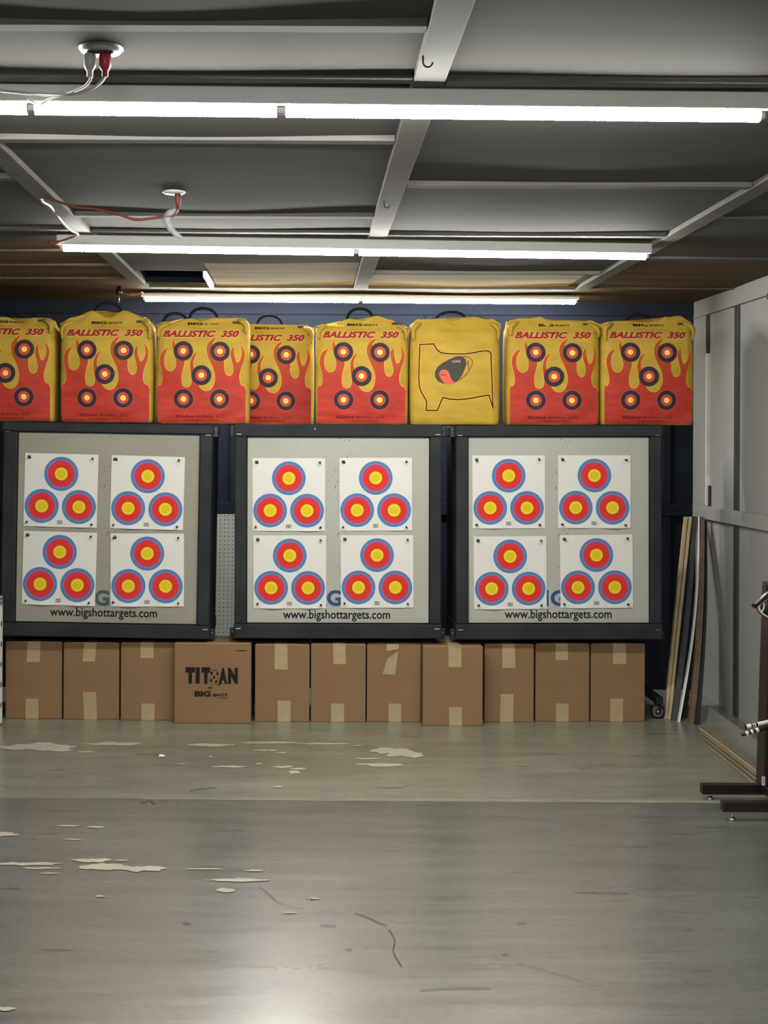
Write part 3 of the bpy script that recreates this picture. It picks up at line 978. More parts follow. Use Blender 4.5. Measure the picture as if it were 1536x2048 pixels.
for pi, ((side, pos), (x0, *cs)) in enumerate(papers.items()):
    q = [P(x0 + a / 3.2, 840 + b / 3.2, YS) for a, b in cs]
    ctr = (q[0] + q[1] + q[2] + q[3]) / 4
    w = ((q[1] - q[0]).length + (q[2] - q[3]).length) / 2
    h = ((q[3] - q[0]).length + (q[2] - q[1]).length) / 2
    e = (q[1] - q[0]) + (q[2] - q[3])
    ang = math.atan2(e.z, e.x)
    sd = pi * 7.3
    curl_l, curl_r = random.uniform(0.2, 1), random.uniform(0.2, 1)
    def ypaper(x, z):
        u, v = x / w, z / h           # -0.5 .. 0.5
        d = 0.0016 * (0.5 + noise.noise((u * 2.2 + sd, v * 2.2, sd)))
        edge = max(0, (-v - 0.40) / 0.10) ** 2
        d += 0.011 * edge * (curl_l * max(0, 1 - abs(u + 0.22) / 0.2) + curl_r * max(0, 1 - abs(u - 0.28) / 0.2))
        return -max(0.0003, d)
    m = MB()
    n = 26
    vs = [((i / n - 0.5) * w, ypaper((i / n - 0.5) * w, (j / n - 0.5) * h), (j / n - 0.5) * h) for i in range(n + 1) for j in range(n + 1)]
    m.add(vs, [[i * (n + 1) + j, (i + 1) * (n + 1) + j, (i + 1) * (n + 1) + j + 1, i * (n + 1) + j + 1] for i in range(n) for j in range(n)], 0, True)
    def pr(shape, mi, lay=1):
        vs, fs = shape
        m.add([(x, ypaper(x, z) - 0.0006 * lay, z) for x, z in vs], fs, mi, True)
    k = w / 1240.0
    def loc(zx, zy):
        return ((zx - 750) * k, (846 - zy) * k)
    for zx, zy in ((750, 568), (432, 1118), (1062, 1120)):
        x, z = loc(zx, zy)
        for r0, r1, mi in ((240, 288, 1), (227, 240, 2), (172, 227, 4), (117, 172, 3), (110, 117, 5), (62, 110, 6), (54, 62, 8), (24, 54, 7), (20, 24, 8), (0, 20, 7)):
            pr(ring(x, z, r0 * k, r1 * k, 44), mi)
    # small printed marks: emblem, faint stamp, grey box of figures
    def rect(ax, ay, bx, by):
        a, b = loc(ax, ay), loc(bx, by)
        return [(a[0], b[1]), (b[0], b[1]), (b[0], a[1]), (a[0], a[1])], [[0, 1, 2, 3]]
    pr(rect(176, 266, 232, 322), 9)
    pr(stroke([loc(180, 318), loc(228, 270)], 7 * k), 0, 2)
    pr(stroke([loc(182, 286), loc(204, 270)], 5 * k), 0, 2)
    pr(rect(176, 344, 232, 350), 11)
    x, z = loc(1262, 330)
    pr(ring(x, z, 24 * k, 32 * k, 20), 11)
    pr(rect(1240, 372, 1290, 378), 11)
    pr(rect(703, 1358, 788, 1418), 10)
    pr(rect(716, 1370, 736, 1408), 11, 2)
    pr(rect(755, 1370, 775, 1408), 11, 2)
    o = m.build('paper_target', [M['paper'], M['p_blue'], M['p_lilac'], M['p_red'], M['p_rose'], M['p_line'], M['p_gold'], M['p_lemon'], M['p_olive'], M['ink'], M['p_gray'], M['p_pale']])
    o.location = (ctr.x, YP, ctr.z)
    o.rotation_euler = (0, -ang, 0)
    tag(o, 'white three-spot paper target, %s of the four on the %s board' % (pos, {'left': 'dirty left', 'middle': 'middle', 'right': 'right'}[side]), 'paper target', 'three-spot paper targets pinned to the boards')
    # four black pins
    Rm = Matrix.Rotation(-ang, 3, 'Y')
    for corner, (zx, zy) in (('top left', (200, 300)), ('top right', (1276, 298)), ('bottom left', (192, 1402)), ('bottom right', (1276, 1412))):
        x, z = loc(zx + random.uniform(-6, 6), zy + random.uniform(-6, 6))
        if pin_mesh is None:
            pm = MB()
            pm.lathe([(0.0005, -0.017), (0.0050, -0.017), (0.0058, -0.0155), (0.0058, -0.014), (0.0034, -0.012), (0.0030, -0.006), (0.0050, -0.004), (0.0050, -0.001), (0.0009, -0.0008), (0.0005, 0.008)], (0, 0, 0), 'Y', 12)
            po = pm.build('push_pin', M['black'])
            pin_mesh = po
        else:
            po = pin_mesh.copy(); C.objects.link(po)
        v = Rm @ Vector((x, 0, z))
        po.location = (ctr.x + v.x, YP + ypaper(x, z) - 0.0015, ctr.z + v.z)
        po.rotation_euler = (random.uniform(-0.35, 0.1), 0, random.uniform(-0.35, 0.35))
        tag(po, 'black pin in %s corner of the %s paper on %s board' % (corner, pos, side), 'pin', 'black pins holding the paper targets')

# ================================================================== BAG TARGETS
BK = 1.0 / 7.314 / F * 7.40      # metres per pixel of the bag close-up
def bl(zx, zy, cx=765):
    return ((zx - cx) * BK, (1800 - zy) * BK)
FLAME = [(120, 1782), (118, 1285), (150, 1250), (180, 1215), (192, 1170), (190, 1110), (180, 1040), (160, 970), (148, 900), (152, 830), (175, 770), (215, 725), (262, 698),
         (235, 745), (212, 800), (204, 860), (208, 930), (225, 990), (260, 1030), (310, 1042), (355, 1025), (383, 980), (392, 920), (384, 860), (360, 760), (337, 690), (332, 630), (348, 572),
         (356, 620), (378, 665), (440, 760), (500, 890), (497, 950), (480, 1010), (466, 1080), (462, 1150), (470, 1220), (495, 1262), (545, 1278), (590, 1262), (613, 1225), (622, 1180),
         (615, 1110), (603, 1040), (596, 960), (600, 900), (620, 840), (650, 795), (692, 760), (660, 815), (640, 865), (632, 920), (640, 970), (680, 1100), (712, 1240),
         (732, 1275), (770, 1312), (830, 1330), (885, 1318), (925, 1275), (950, 1220), (963, 1150), (958, 1070), (935, 990), (900, 910), (865, 840), (842, 760), (838, 690), (855, 630), (900, 580), (962, 538),
         (932, 590), (912, 640), (990, 760), (1080, 880), (1078, 960), (1090, 1030), (1110, 1080), (1150, 1105), (1190, 1098), (1220, 1060), (1230, 1000), (1220, 940), (1200, 860), (1185, 790), (1190, 730), (1222, 676),
         (1222, 730), (1230, 790), (1245, 860), (1265, 905), (1285, 915), (1315, 890), (1340, 830), (1350, 770), (1348, 710), (1330, 652), (1360, 700), (1378, 760), (1378, 830), (1360, 900), (1330, 980), (1308, 1060), (1303, 1130), (1315, 1200), (1345, 1250), (1400, 1300), (1400, 1786)]
DEER = [(230, 625), (430, 615), (470, 690), (520, 735), (570, 752), (700, 762), (880, 762), (1000, 745), (1130, 718), (1200, 712), (1250, 725), (1272, 750), (1275, 900), (1290, 1250), (1307, 1560), (1245, 1360), (1100, 1385), (950, 1415), (800, 1430), (680, 1425), (565, 1400), (520, 1510), (490, 1590), (325, 1590), (332, 1470), (310, 1420), (250, 1320), (225, 1240), (215, 1100), (220, 900)]
VITAL = [(860, 800), (895, 840), (910, 900), (890, 970), (840, 1080), (790, 1150), (730, 1190), (650, 1205), (560, 1195), (490, 1160), (452, 1100), (448, 1030), (480, 960), (550, 900), (650, 845), (750, 800), (810, 793)]
HEART = [(510, 1050), (530, 1010), (570, 990), (620, 1000), (655, 1040), (670, 1100), (700, 1150), (745, 1180), (700, 1198), (640, 1206), (590, 1195), (550, 1150), (515, 1090)]
LIVER = [(865, 798), (920, 800), (970, 830), (995, 870), (985, 930), (940, 1010), (880, 1090), (805, 1145)]
BAGMATS = ['bag_yellow', 'bag_red', 'bag_orange', 'bag_lip', 'bag_slate', 'bag_rose', 'bag_deep', 'bag_spot', 'bag_word', 'bag_halo', 'bag_ink', 'bag_dimink', 'bag_grey', 'bag_pink', 'bag_tan']
W, D, ZS = 0.512, 0.22, 0.528

def interp(tab, u):
    if u <= tab[0][0]:
        return tab[0][1]
    for (a, b), (c, d) in zip(tab, tab[1:]):
        if u <= c:
            t = (u - a) / (c - a)
            t = t * t * (3 - 2 * t)
            return b + (d - b) * t
    return tab[-1][1]

def bag(cpx, yfront, label, seed, crest, kind='flame', handles=(0.0,), zoff=0.0, yaw=0.0, lean=0.0, flip=1, wk=1.0, hs=1.0, zbase=FT):
    x = P(cpx, 750, yfront).x
    t = thing('bag_target', label, 'bag target', (x, yfront + D / 2, zbase + 0.001), (0, lean, yaw), 'woven bag targets along the top of the boards')
    Wb = W * wk
    hsn = hs
    def top(u):
        return interp(crest, u)
    def wrinkle(xx, zz):
        s = seed * 3.7
        a = 0.006 * noise.noise((xx * 5 + s, zz * 9, s)) + 0.0024 * noise.noise((xx * 10 + s, zz * 22, s + 5))
        low = max(0, 1 - zz / 0.14)
        a += 0.006 * low * noise.noise((xx * 7 + s, zz * 34, s + 9))
        return a
    def dprof(zz, u):
        """depth factor and real height at body parameter zz (0..ZS body, beyond = crest)"""
        if zz <= ZS:
            lo = min(1, zz / 0.035)
            d = 0.90 + 0.10 * math.sqrt(max(0, 1 - (1 - lo) ** 2))
            hi = max(0, (zz - (ZS - 0.05)) / 0.05)
            return d - 0.10 * hi * hi
        v = (zz - ZS) / max(1e-4, top(u))
        v = min(1, v)
        return 0.90 - 0.22 * v
    def yf(xx, zz):
        u = max(-1, min(1, xx / (Wb / 2)))
        d = dprof(zz, u)
        bul = 0.020 * (1 - u * u) * math.sin(PI * min(1, max(0, zz / (ZS * 1.05))))
        k = 1.0 if zz < ZS else max(0.2, 1 - (zz - ZS) / 0.06)
        return -(D / 2) * d - bul * (1 if zz < ZS else 0) - wrinkle(xx, zz) * k
    # cross-section ring
    rc = 0.045
    sec = []
    nx = 64
    for i in range(nx + 1):
        xx = -Wb / 2 + rc + (Wb - 2 * rc) * i / nx
        sec.append((xx, -1.0, 'f'))
    for k in range(1, 6):
        a = -PI / 2 + k * PI / 2 / 6
        sec.append((Wb / 2 - rc + rc * math.cos(a), -1 + (1 + math.sin(a)) * rc / (D / 2), 'c'))
    for k in range(0, 5):
        sec.append((Wb / 2, -1 + rc / (D / 2) + (2 - 2 * rc / (D / 2)) * k / 4, 's'))
    for k in range(1, 6):
        a = k * PI / 2 / 6
        sec.append((Wb / 2 - rc + rc * math.cos(a), 1 - rc / (D / 2) + math.sin(a) * rc / (D / 2), 'c'))
    nb = 14
    for i in range(nb + 1):
        sec.append((Wb / 2 - rc - (Wb - 2 * rc) * i / nb, 1.0, 'b'))
    left = [(-a, b, c) for a, b, c in sec[nx + 1:nx + 16]][::-1]
    sec += left
    N = len(sec)
    levels = [0, 0.006, 0.016, 0.03] + [0.042 + (ZS - 0.042) * i / 64 for i in range(65)]
    vs = []
    for zz in levels:
        for (xx, yy, c) in sec:
            u = xx / (Wb / 2)
            d = dprof(zz, u)
            sq = 0.985 + 0.015 * min(1, zz / 0.03)
            side = 0.003 * math.sin(PI * zz / ZS) + 0.002 * noise.noise((zz * 8 + seed, u * 2, seed))
            if yy < 0:
                y_ = yf(xx, zz) * (-yy) if c == 'f' else -(D / 2) * d * (-yy) - 0.5 * wrinkle(xx, zz) * max(0, -yy)
            else:
                y_ = (D / 2) * d * yy + (0.012 * (1 - u * u) if c == 'b' else 0)
            xo = xx * sq + (math.copysign(side, xx) if abs(u) > 0.75 else 0)
            vs.append((xo, y_, zz))
    nc = 10
    for j in range(1, nc + 1):
        v = j / nc
        for (xx, yy, c) in sec:
            u = xx / (Wb / 2)
            hgt = top(u) * v
            zz = ZS + hgt
            ruf = v * (0.011 * noise.noise((xx * 11 + seed * 5, yy, seed)) + 0.003 * noise.noise((xx * 30 + seed * 5, yy, seed + 3)))
            if c == 'f':
                y_ = yf(xx, zz)
            elif yy < 0:
                y_ = -(D / 2) * (0.90 - 0.22 * v) * (1 - (1 + yy) * (1 - v))
            else:
                y_ = (D / 2) * ((0.90 - 1.45 * v ** 0.7) * yy - 0.55 * v * (1 - yy))
            fl = 0.006 * v * max(0, abs(u) - 0.7) / 0.3
            droop = -0.02 * v * max(0, abs(u) - 0.82) / 0.18
            y_ += 0.010 * v * noise.noise((xx * 14 + seed, v * 2, seed))
            vs.append((xx + math.copysign(fl, xx), y_ - abs(droop) * 0.8, zz + droop * 0.3 + ruf * (1.0 if v > 0.55 else 0.0)))
    R_ = len(levels) + nc
    fs = []
    for r in range(R_ - 1):
        for k in range(N):
            k2 = (k + 1) % N
            fs.append([r * N + k, r * N + k2, (r + 1) * N + k2, (r + 1) * N + k])
    fs.append([k for k in range(N)][::-1])
    # close the crest between its front and back lips
    tt = (R_ - 1) * N
    fi = list(range(0, nx + 1))
    rest = list(range(nx + 1, N))
    back = [k for k in range(N) if sec[k][2] == 'b'][::-1]
    fs.append([tt + k for k in range(N)])
    m = MB()
    m.add(vs, fs, 0, True)
    # gathered corner ears
    for sx in (-1, 1):
        cx_ = sx * (Wb / 2 - 0.020)
        zt_ = ZS + top(sx * 0.9) * 0.75
        pts = [(cx_ - sx * 0.05, -0.055, zt_ + 0.004), (cx_ - sx * 0.02, -0.085, zt_ - 0.004), (cx_ + sx * 0.004, -0.105, zt_ - 0.022), (cx_ + sx * 0.010, -0.118, zt_ - 0.05), (cx_ + sx * 0.004, -0.122, zt_ - 0.075 - 0.02 * ((seed * 7 + sx) % 2))]
        m.tube(smooth_path(pts, 3), [0.020] * 3 + [0.022, 0.024, 0.024] + [0.021, 0.018, 0.015] + [0.013, 0.010, 0.008] + [0.005], 10, 0, True, True, (1.0, 0.55))
    def pr(shape, mi, lay):
        vv, ff = finer_faces(*shape, 0.014)
        m.add([(a, yf(a, b) - 0.0009 - 0.0005 * lay, b) for a, b in vv], ff, mi, True)
    def B(p):
        return bl(p[0], p[1])
    if kind == 'flame':
        fp = [B(p) for p in FLAME]
        sp = []
        n = len(fp)
        # smooth the outline except at its tips and base
        for i in range(n):
            a, b, c, d = (Vector(fp[(i + o) % n]) for o in (-1, 0, 1, 2))
            sp.append(tuple(b))
            if 1 <= i < n - 2:
                mid = (-a + 9 * b + 9 * c - d) / 16
                d1 = (b - a).normalized(); d2 = (c - b).normalized(); d3 = (d - c).normalized()
                if d1.dot(d2) > 0.5 and d2.dot(d3) > 0.5:
                    sp.append(tuple(mid))
        sq_ = finer(sp[1:-1], 0.012)
        pr(stroke(sq_, 22 * BK), 3, 1)
        pr(stroke(sq_, 13 * BK), 6, 2)
        pr(fill(sp, 0.010), 1, 3)
        for zx, zy, ri in ((490, 738, 142), (1026, 743, 142), (757, 1093, 145), (495, 1440, 143), (1022, 1440, 143)):
            cx_, cz_ = B((zx, zy))
            if zy > 1200:
                pr(ring(cx_, cz_, 138 * BK, (ri + 9) * BK), 5, 4)
            for r0, r1, mi in ((84, ri, 4), (60, 84, 5), (42, 60, 6), (0, 42, 7)):
                pr(ring(cx_, cz_, r0 * BK, r1 * BK), mi, 5)
        for s, ax, bx in (('BALLISTIC', 182, 966), ('350', 1030, 1304)):
            a0 = B((ax, 535)); a1 = B((bx, 432))
            ww = a1[0] - a0[0]
            pr(word(s, a0[0] - 0.0022, a0[1] - 0.0022, a1[0] + 0.0022, a1[1] + 0.0022, 0.075, 0.33), 9, 1)
            pr(word(s, a0[0], a0[1], a1[0], a1[1], 0.05, 0.33), 8, 2)
        a0 = B((1335, 450)); a1 = B((1370, 432))
        pr(word('TM', a0[0], a0[1], a1[0], a1[1], 0.01), 8, 1)
        a0 = B((385, 1712)); a1 = B((655, 1668))
        pr(word('BIGshot', a0[0], a0[1], a1[0], a1[1], 0.03), 11, 5)
        a0 = B((675, 1722)); a1 = B((1100, 1668))
        pr(word('Archery, LLC', a0[0], a0[1], a1[0], a1[1], 0.015), 11, 5)
        a0 = B((500, 1758)); a1 = B((1000, 1736))
        pr(word('www.bigshottargets.com', a0[0], a0[1], a1[0], a1[1], 0.02), 11, 5)
        a0 = B((545, 352)); a1 = B((765, 312))
        pr(word('BIG', a0[0], a0[1], a1[0], a1[1], 0.05), 10, 2)
        a0 = B((785, 348)); a1 = B((1005, 322))
        pr(word('SHOT', a0[0], a0[1], a1[0], a1[1], 0.03), 10, 2)
        a0 = B((1200, 330)); a1 = B((1365, 296))
        pr(([(a0[0], a0[1]), (a1[0], a0[1]), (a1[0], a1[1]), (a0[0], a1[1])], [[0, 1, 2, 3]]), 12, 2)
    else:
        def E(p):
            return bl(p[0], p[1], 755)
        dq_ = finer([E(p) for p in DEER], 0.012, True)
        pr(stroke(dq_, 32 * BK, True), 3, 1)
        pr(stroke(dq_, 20 * BK, True), 10, 2)
        pr(fill([E(p) for p in VITAL], 0.010), 12, 2)
        pr(fill([E(p) for p in HEART], 0.010), 13, 3)
        pr(stroke([E(p) for p in smooth_path([Vector(p) for p in LIVER], 3)], 9 * BK), 11, 1)
        a0, a1 = E((705, 890)), E((822, 852))
        pr(word('LUNG', a0[0], a0[1], a1[0], a1[1], 0.03), 14, 3)
        a0, a1 = E((532, 1082)), E((622, 1060))
        pr(word('HEART', a0[0], a0[1], a1[0], a1[1], 0.03), 10, 4)
        vv, ff = text_tris('LIVER', 0.01)
        pr(([E((922 + 26 * (1 - b), 985 - 130 * a)) for a, b in vv], ff), 10, 1)
    m.build('sack', [M[k] for k in BAGMATS], t)
    for hx, hh, hw in handles:
        h_ = MB()
        pts = []
        u0 = hx / (Wb / 2)
        for k in range(17):
            an = PI * k / 16
            px_ = hx - hw * math.cos(an)
            base = ZS + top(px_ / (Wb / 2)) - 0.015
            b0 = ZS + min(top((hx - hw) / (Wb / 2)), top((hx + hw) / (Wb / 2))) - 0.012
            pts.append((px_, -0.040 + 0.012 * math.sin(an * 2 + seed), b0 + hh * math.sin(an) ** 0.8))
        h_.tube(pts, 0.0085, 8, 0, True, True, (1.0, 0.4))
        h_.build('carry_handle', M['strap'], t)
    return t

flat = [(-1, .025), (-0.75, .040), (-0.3, .052), (0, .045), (0.35, .058), (0.75, .06), (1, .03)]
bag(14, 7.42, 'flame-printed bag target cut off by the picture edge, leftmost of the row', 1, zbase=FT + 0.009, crest= [(-1, .02), (-.5, .045), (0.0, .050), (0.3, .028), (0.6, .045), (0.85, .052), (1, .035)], handles=((0.02, 0.06, 0.062),))
bag(212, 7.42, 'flame-printed bag target with two tall humps on top, second from the left', 2, zbase=FT + 0.005, crest=[(-1, .025), (-0.75, .055), (-0.36, .093), (-0.02, .058), (0.05, .060), (0.40, .097), (0.75, .062), (1, .03)], handles=((0.0, 0.065, 0.075),))
bag(404.5, 7.40, 'flame-printed bag target with two black handles over it, hiding part of its right neighbour', 3, [(-1, .022), (-0.8, .036), (-0.3, .056), (0.0, .046), (0.3, .058), (0.75, .062), (0.9, .06), (1, .03)], handles=((-0.155, 0.068, 0.068), (0.0, 0.072, 0.078)))
bag(538, 7.665, 'flame-printed bag target set back, its left side hidden by its neighbour', 4, [(-1, .02), (-0.5, .050), (0, .045), (0.3, .048), (0.8, .046), (1, .03)], handles=((0.0, 0.068, 0.072),))
bag(724, 7.42, 'flame-printed bag target directly left of the plain yellow bag', 5, [(-1, .022), (-0.7, .035), (-0.25, .060), (0.0, .050), (0.3, .078), (0.6, .055), (0.85, .03), (1, .018)], handles=((-0.01, 0.075, 0.072),))
bag(911, 7.42, 'plain yellow bag target with black deer outline and grey and red vitals', 6, [(-1, .03), (-0.8, .058), (-0.4, .066), (0.0, .052), (0.25, .070), (0.5, .076), (0.8, .06), (1, .035)], 'deer', handles=((-0.02, 0.05, 0.080),), wk=0.97)
bag(1108, 7.42, 'flame-printed bag target directly right of the plain yellow bag', 7, zbase=FT + 0.002, crest=[(-1, .05), (-0.7, .066), (-0.3, .072), (-0.1, .052), (0.3, .055), (0.8, .052), (1, .03)], handles=())
bag(1297, 7.42, 'flame-printed bag target nearest the grey wall, rightmost of the row', 8, zbase=FT + 0.005, crest=[(-1, .04), (-0.6, .05), (0, .045), (0.25, .05), (0.4, .078), (0.7, .082), (0.9, .05), (1, .02)], handles=((-0.04, 0.055, 0.07),))

# ================================================================== CARTONS
def carton(x0, x1, ytop, ybot, depth, label, seed, tapes=None, titan=False, skew=None):
    a, b = on_floor(x0, ybot), on_floor(x1, ybot + (x1 - x0) * 0.0044)
    cx, Y = (a.x + b.x) / 2, (a.y + b.y) / 2
    w = b.x - a.x - 0.002
    zt = P((x0 + x1) / 2, ytop, Y).z
    rng = random.Random(seed)
    t = thing('cardboard_box', label, 'box', (cx, Y + depth / 2, 0), (0, 0, 0), 'cardboard boxes on the floor under the boards')
    m = MB()
    m.box((-w / 2, -depth / 2, 0.0), (w / 2, depth / 2, zt), 0.005, 0, 2)
    yf = -depth / 2 - 0.0007
    # flaps: the middle seam of the top and a lifted front lip
    m.box((-w / 2 + 0.004, -0.002, zt - 0.0005), (w / 2 - 0.004, 0.002, zt + 0.0006), 0, 1)
    lip = rng.uniform(0.002, 0.006)
    vs = []
    for i in range(13):
        u = i / 12
        z = zt + lip * math.sin(PI * u) * (0.6 + 0.8 * noise.noise((u * 3, seed * 2.1, 0)))
        vs += [(-w / 2 + 0.006 + (w - 0.012) * u, -depth / 2 + 0.002, z - 0.003), (-w / 2 + 0.006 + (w - 0.012) * u, -depth / 2 + 0.002, z + 0.001), (-w / 2 + 0.006 + (w - 0.012) * u, -depth / 2 + 0.03, zt + 0.001)]
    fs = []
    for i in range(12):
        for k in (0, 1):
            fs.append([3 * i + k, 3 * i + 3 + k, 3 * i + 4 + k, 3 * i + 1 + k])
    m.add(vs, fs, 1)
    pxm = F / Y
    def L(px, py):
        q = P(px, py, Y)
        return q.x - cx, q.z
    if titan:
        def put(shape, mi=2):
            vs, fs = shape
            m.add([(x, yf, z) for x, z in vs], fs, mi)
        def T(zx, zy):
            return L(340 + zx / 8.533, 1270 + zy / 8.533)
        def wd(s, ax, ay, bx, by, bold=0.03, shear=0.0):
            p, q = T(ax, by), T(bx, ay)
            put(word(s, p[0], p[1], q[0], q[1], bold, shear))
        wd('T', 265, 550, 425, 830, 0.10); wd('I', 436, 552, 510, 830, 0.03); wd('T', 535, 552, 690, 832, 0.10)
        wd('A', 832, 560, 980, 835, 0.085); wd('N', 988, 560, 1157, 835, 0.085)
        put(fill([T(*p) for p in ((838, 835), (905, 832), (820, 858), (800, 850))]))
        for zx, zy in ((715, 655), (808, 660), (752, 722), (702, 775), (788, 795)):
            c_ = T(zx, zy)
            vs_, fs_ = ring(c_[0], c_[1], 0, 30 / 8.533 / pxm, 16)
            put(([(c_[0] + (x - c_[0]) * 0.62 , z) for x, z in vs_], fs_))
        put(stroke([T(*p) for p in ((715, 596), (765, 604), (815, 600))], 12 / 8.533 / pxm))
        put(stroke([T(*p) for p in ((700, 625), (690, 640), (668, 815))], 4 / 8.533 / pxm))
        put(stroke([T(*p) for p in ((835, 620), (832, 850), (690, 835))], 4 / 8.533 / pxm))
        put(([T(655 + 60 * x - 10 * z + 10, 928 - 62 * z - 14 * x + 10) for x, z in text_tris('by', 0.04)[0]], text_tris('by', 0.04)[1]))
        wd('BIG', 420, 955, 695, 1052, 0.055)
        wd('SH', 725, 1000, 848, 1052, 0.05); wd('T', 930, 1000, 990, 1052, 0.05)
        c_ = T(892, 1022)
        for r0, r1 in ((22, 32), (8, 14)):
            put(ring(c_[0], c_[1], r0 / 8.533 / pxm, r1 / 8.533 / pxm, 20))
        put(stroke([T(805, 1077), T(975, 1077)], 9 / 8.533 / pxm))
        put(stroke([T(1118, 268), T(1308, 266)], 14 / 8.533 / pxm))
    m.build('carton_body', [M['card'], M['card_edge'], M['ink']], t)
    if tapes:
        for kind, tl, tr, e, dx in tapes:
            tp = MB()
            if kind == 'top':
                xa, za = L(tl + dx, e); xb, _ = L(tr + dx, e)
                xc, _ = L(tl, ytop); xd, _ = L(tr, ytop)
                y1 = -depth / 2 - 0.0012
                fold = rng.uniform(0.001, 0.003)
                tp.add([(xa, y1, za), (xb, y1, za), (xd, y1, zt - 0.012), (xc, y1, zt - 0.012), (xd, y1 - fold, zt + 0.0035), (xc, y1 - fold * 0.6, zt + 0.0035),
                        (xd, depth / 2 - 0.01, zt + 0.0022), (xc, depth / 2 - 0.01, zt + 0.0022)], [[0, 1, 2, 3], [3, 2, 4, 5], [5, 4, 6, 7]])
            elif kind == 'twist':
                y1 = -depth / 2 - 0.0012
                pts = [L(*p) for p in tl]
                tp.add([(x, y1 - (0.006 if i in (2, 3) else 0.0), z) for i, (x, z) in enumerate(pts)], [[0, 1, 2, 3]])
                pts = [L(*p) for p in tr]
                o_ = [(x, y1 - 0.002, z) for x, z in pts]
                tp.add(o_ + [(pts[0][0], depth / 2 - 0.01, zt + 0.0022), (pts[1][0], depth / 2 - 0.01, zt + 0.0022)], [[0, 1, 2, 3], [1, 0, 4, 5]])
            else:
                xa, za = L(tl + dx, e); xb, _ = L(tr + dx, e)
                xc, _ = L(tl, ybot); xd, _ = L(tr, ybot)
                y1 = -depth / 2 - 0.0012
                tp.add([(xa, y1, za), (xb, y1, za), (xd, y1, 0.03), (xc, y1, 0.03), (xd, y1 - rng.uniform(0, 0.003), 0.001), (xc, y1 - 0.001, 0.001)], [[0, 1, 2, 3], [3, 2, 4, 5]])
            tp.build('tape_strip', M['tape'], t)
    return t
dp = 0.40
carton(10, 124, 1284, 1437.5, dp, 'taped brown box at the left end of the row, beside the white foam block', 1, [('top', 55, 81, 1324, -1.5), ('low', 51, 77, 1397, 0)])
carton(126, 238.5, 1286, 1439, dp, 'taped brown box second from the left with a long lower tape', 2, [('top', 168, 193, 1323, -3), ('low', 168, 194, 1384, -2)])
carton(240.5, 350, 1286, 1440.5, dp, 'taped brown box directly left of the printed box', 3, [('top', 281, 307, 1316, 0), ('low', 283, 309, 1407, 0)])
carton(347.5, 502, 1287, 1446.5, 0.30, 'widest brown box, printed with bold black lettering', 4, titan=True)
carton(509, 619, 1289, 1443.5, dp, 'brown box directly right of the printed box, creased under its top', 5, [('top', 549, 575, 1339, 0.5), ('low', 555, 581, 1401, 0.5)])
carton(621, 731.5, 1288, 1444, dp, 'taped brown box between the creased box and the one with a crumpled tape', 6, [('top', 666, 691, 1328, 0.5), ('low', 662, 688, 1407, 0)])
carton(733, 842, 1288, 1444, dp, 'brown box with a twisted crumpled upper tape', 7, [('twist', ((765, 1348), (790, 1350), (797, 1301), (775, 1316)), ((773, 1288), (798, 1288), (798, 1298), (773, 1303)), 0, 0), ('low', 777, 802, 1407, 0)])
carton(845, 966, 1293, 1451.5, dp, 'brown box pulled forward of the others, overlapping its right neighbour', 8, [('top', 897, 923, 1334, 0), ('low', 898, 924, 1414, 0)])
carton(968, 1068, 1289, 1444, 0.36, 'taped brown box partly hidden by the pulled-forward box', 9, [('top', 1004, 1030, 1336, 1), ('low', 1000, 1026, 1388, 1)])
carton(1070, 1179, 1288, 1443, dp, 'taped brown box second from the right with a dark stained bottom', 10, [('top', 1111, 1136, 1320, 0), ('low', 1112, 1137, 1407, 0)])
carton(1181, 1290, 1288, 1443, dp, 'taped brown box at the right end of the row, near the planks', 11, [('top', 1226, 1252, 1328, 0), ('low', 1220, 1246, 1397, 0.5)])

# ================================================================== THINGS AT THE BACK WALL AND THE LEFT EDGE
# pegboard strip standing between the left and the middle stand
a = P(446, 1028, 8.13)
m = MB()
m.box((-0.066, -0.004, 0), (0.066, 0.004, a.z - 0.002), 0.001)
o = m.build('pegboard', M['pegboard'])
o.location = (P(447, 1100, 8.15).x, 8.12, 0.002)
o.rotation_euler = (math.radians(-6.5), 0, 0)
tag(o, 'grey pegboard strip standing behind the gap between left and middle boards', 'pegboard')

q = on_floor(6, 1436)
m = MB()
m.box((-0.42, -0.15, 0.0), (0.0, 0.15, 0.665), 0.012)
m.box((-0.42, -0.15, 0.666), (-0.001, 0.15, 0.70), 0.006, 1)
o = m.build('foam_block', [M['foam_white'], M['pegboard']])
o.location = (P(6, 1300, 7.3).x, 7.0 + 0.15, 0)
tag(o, 'white perforated foam block cut off by the left picture edge', 'foam block')

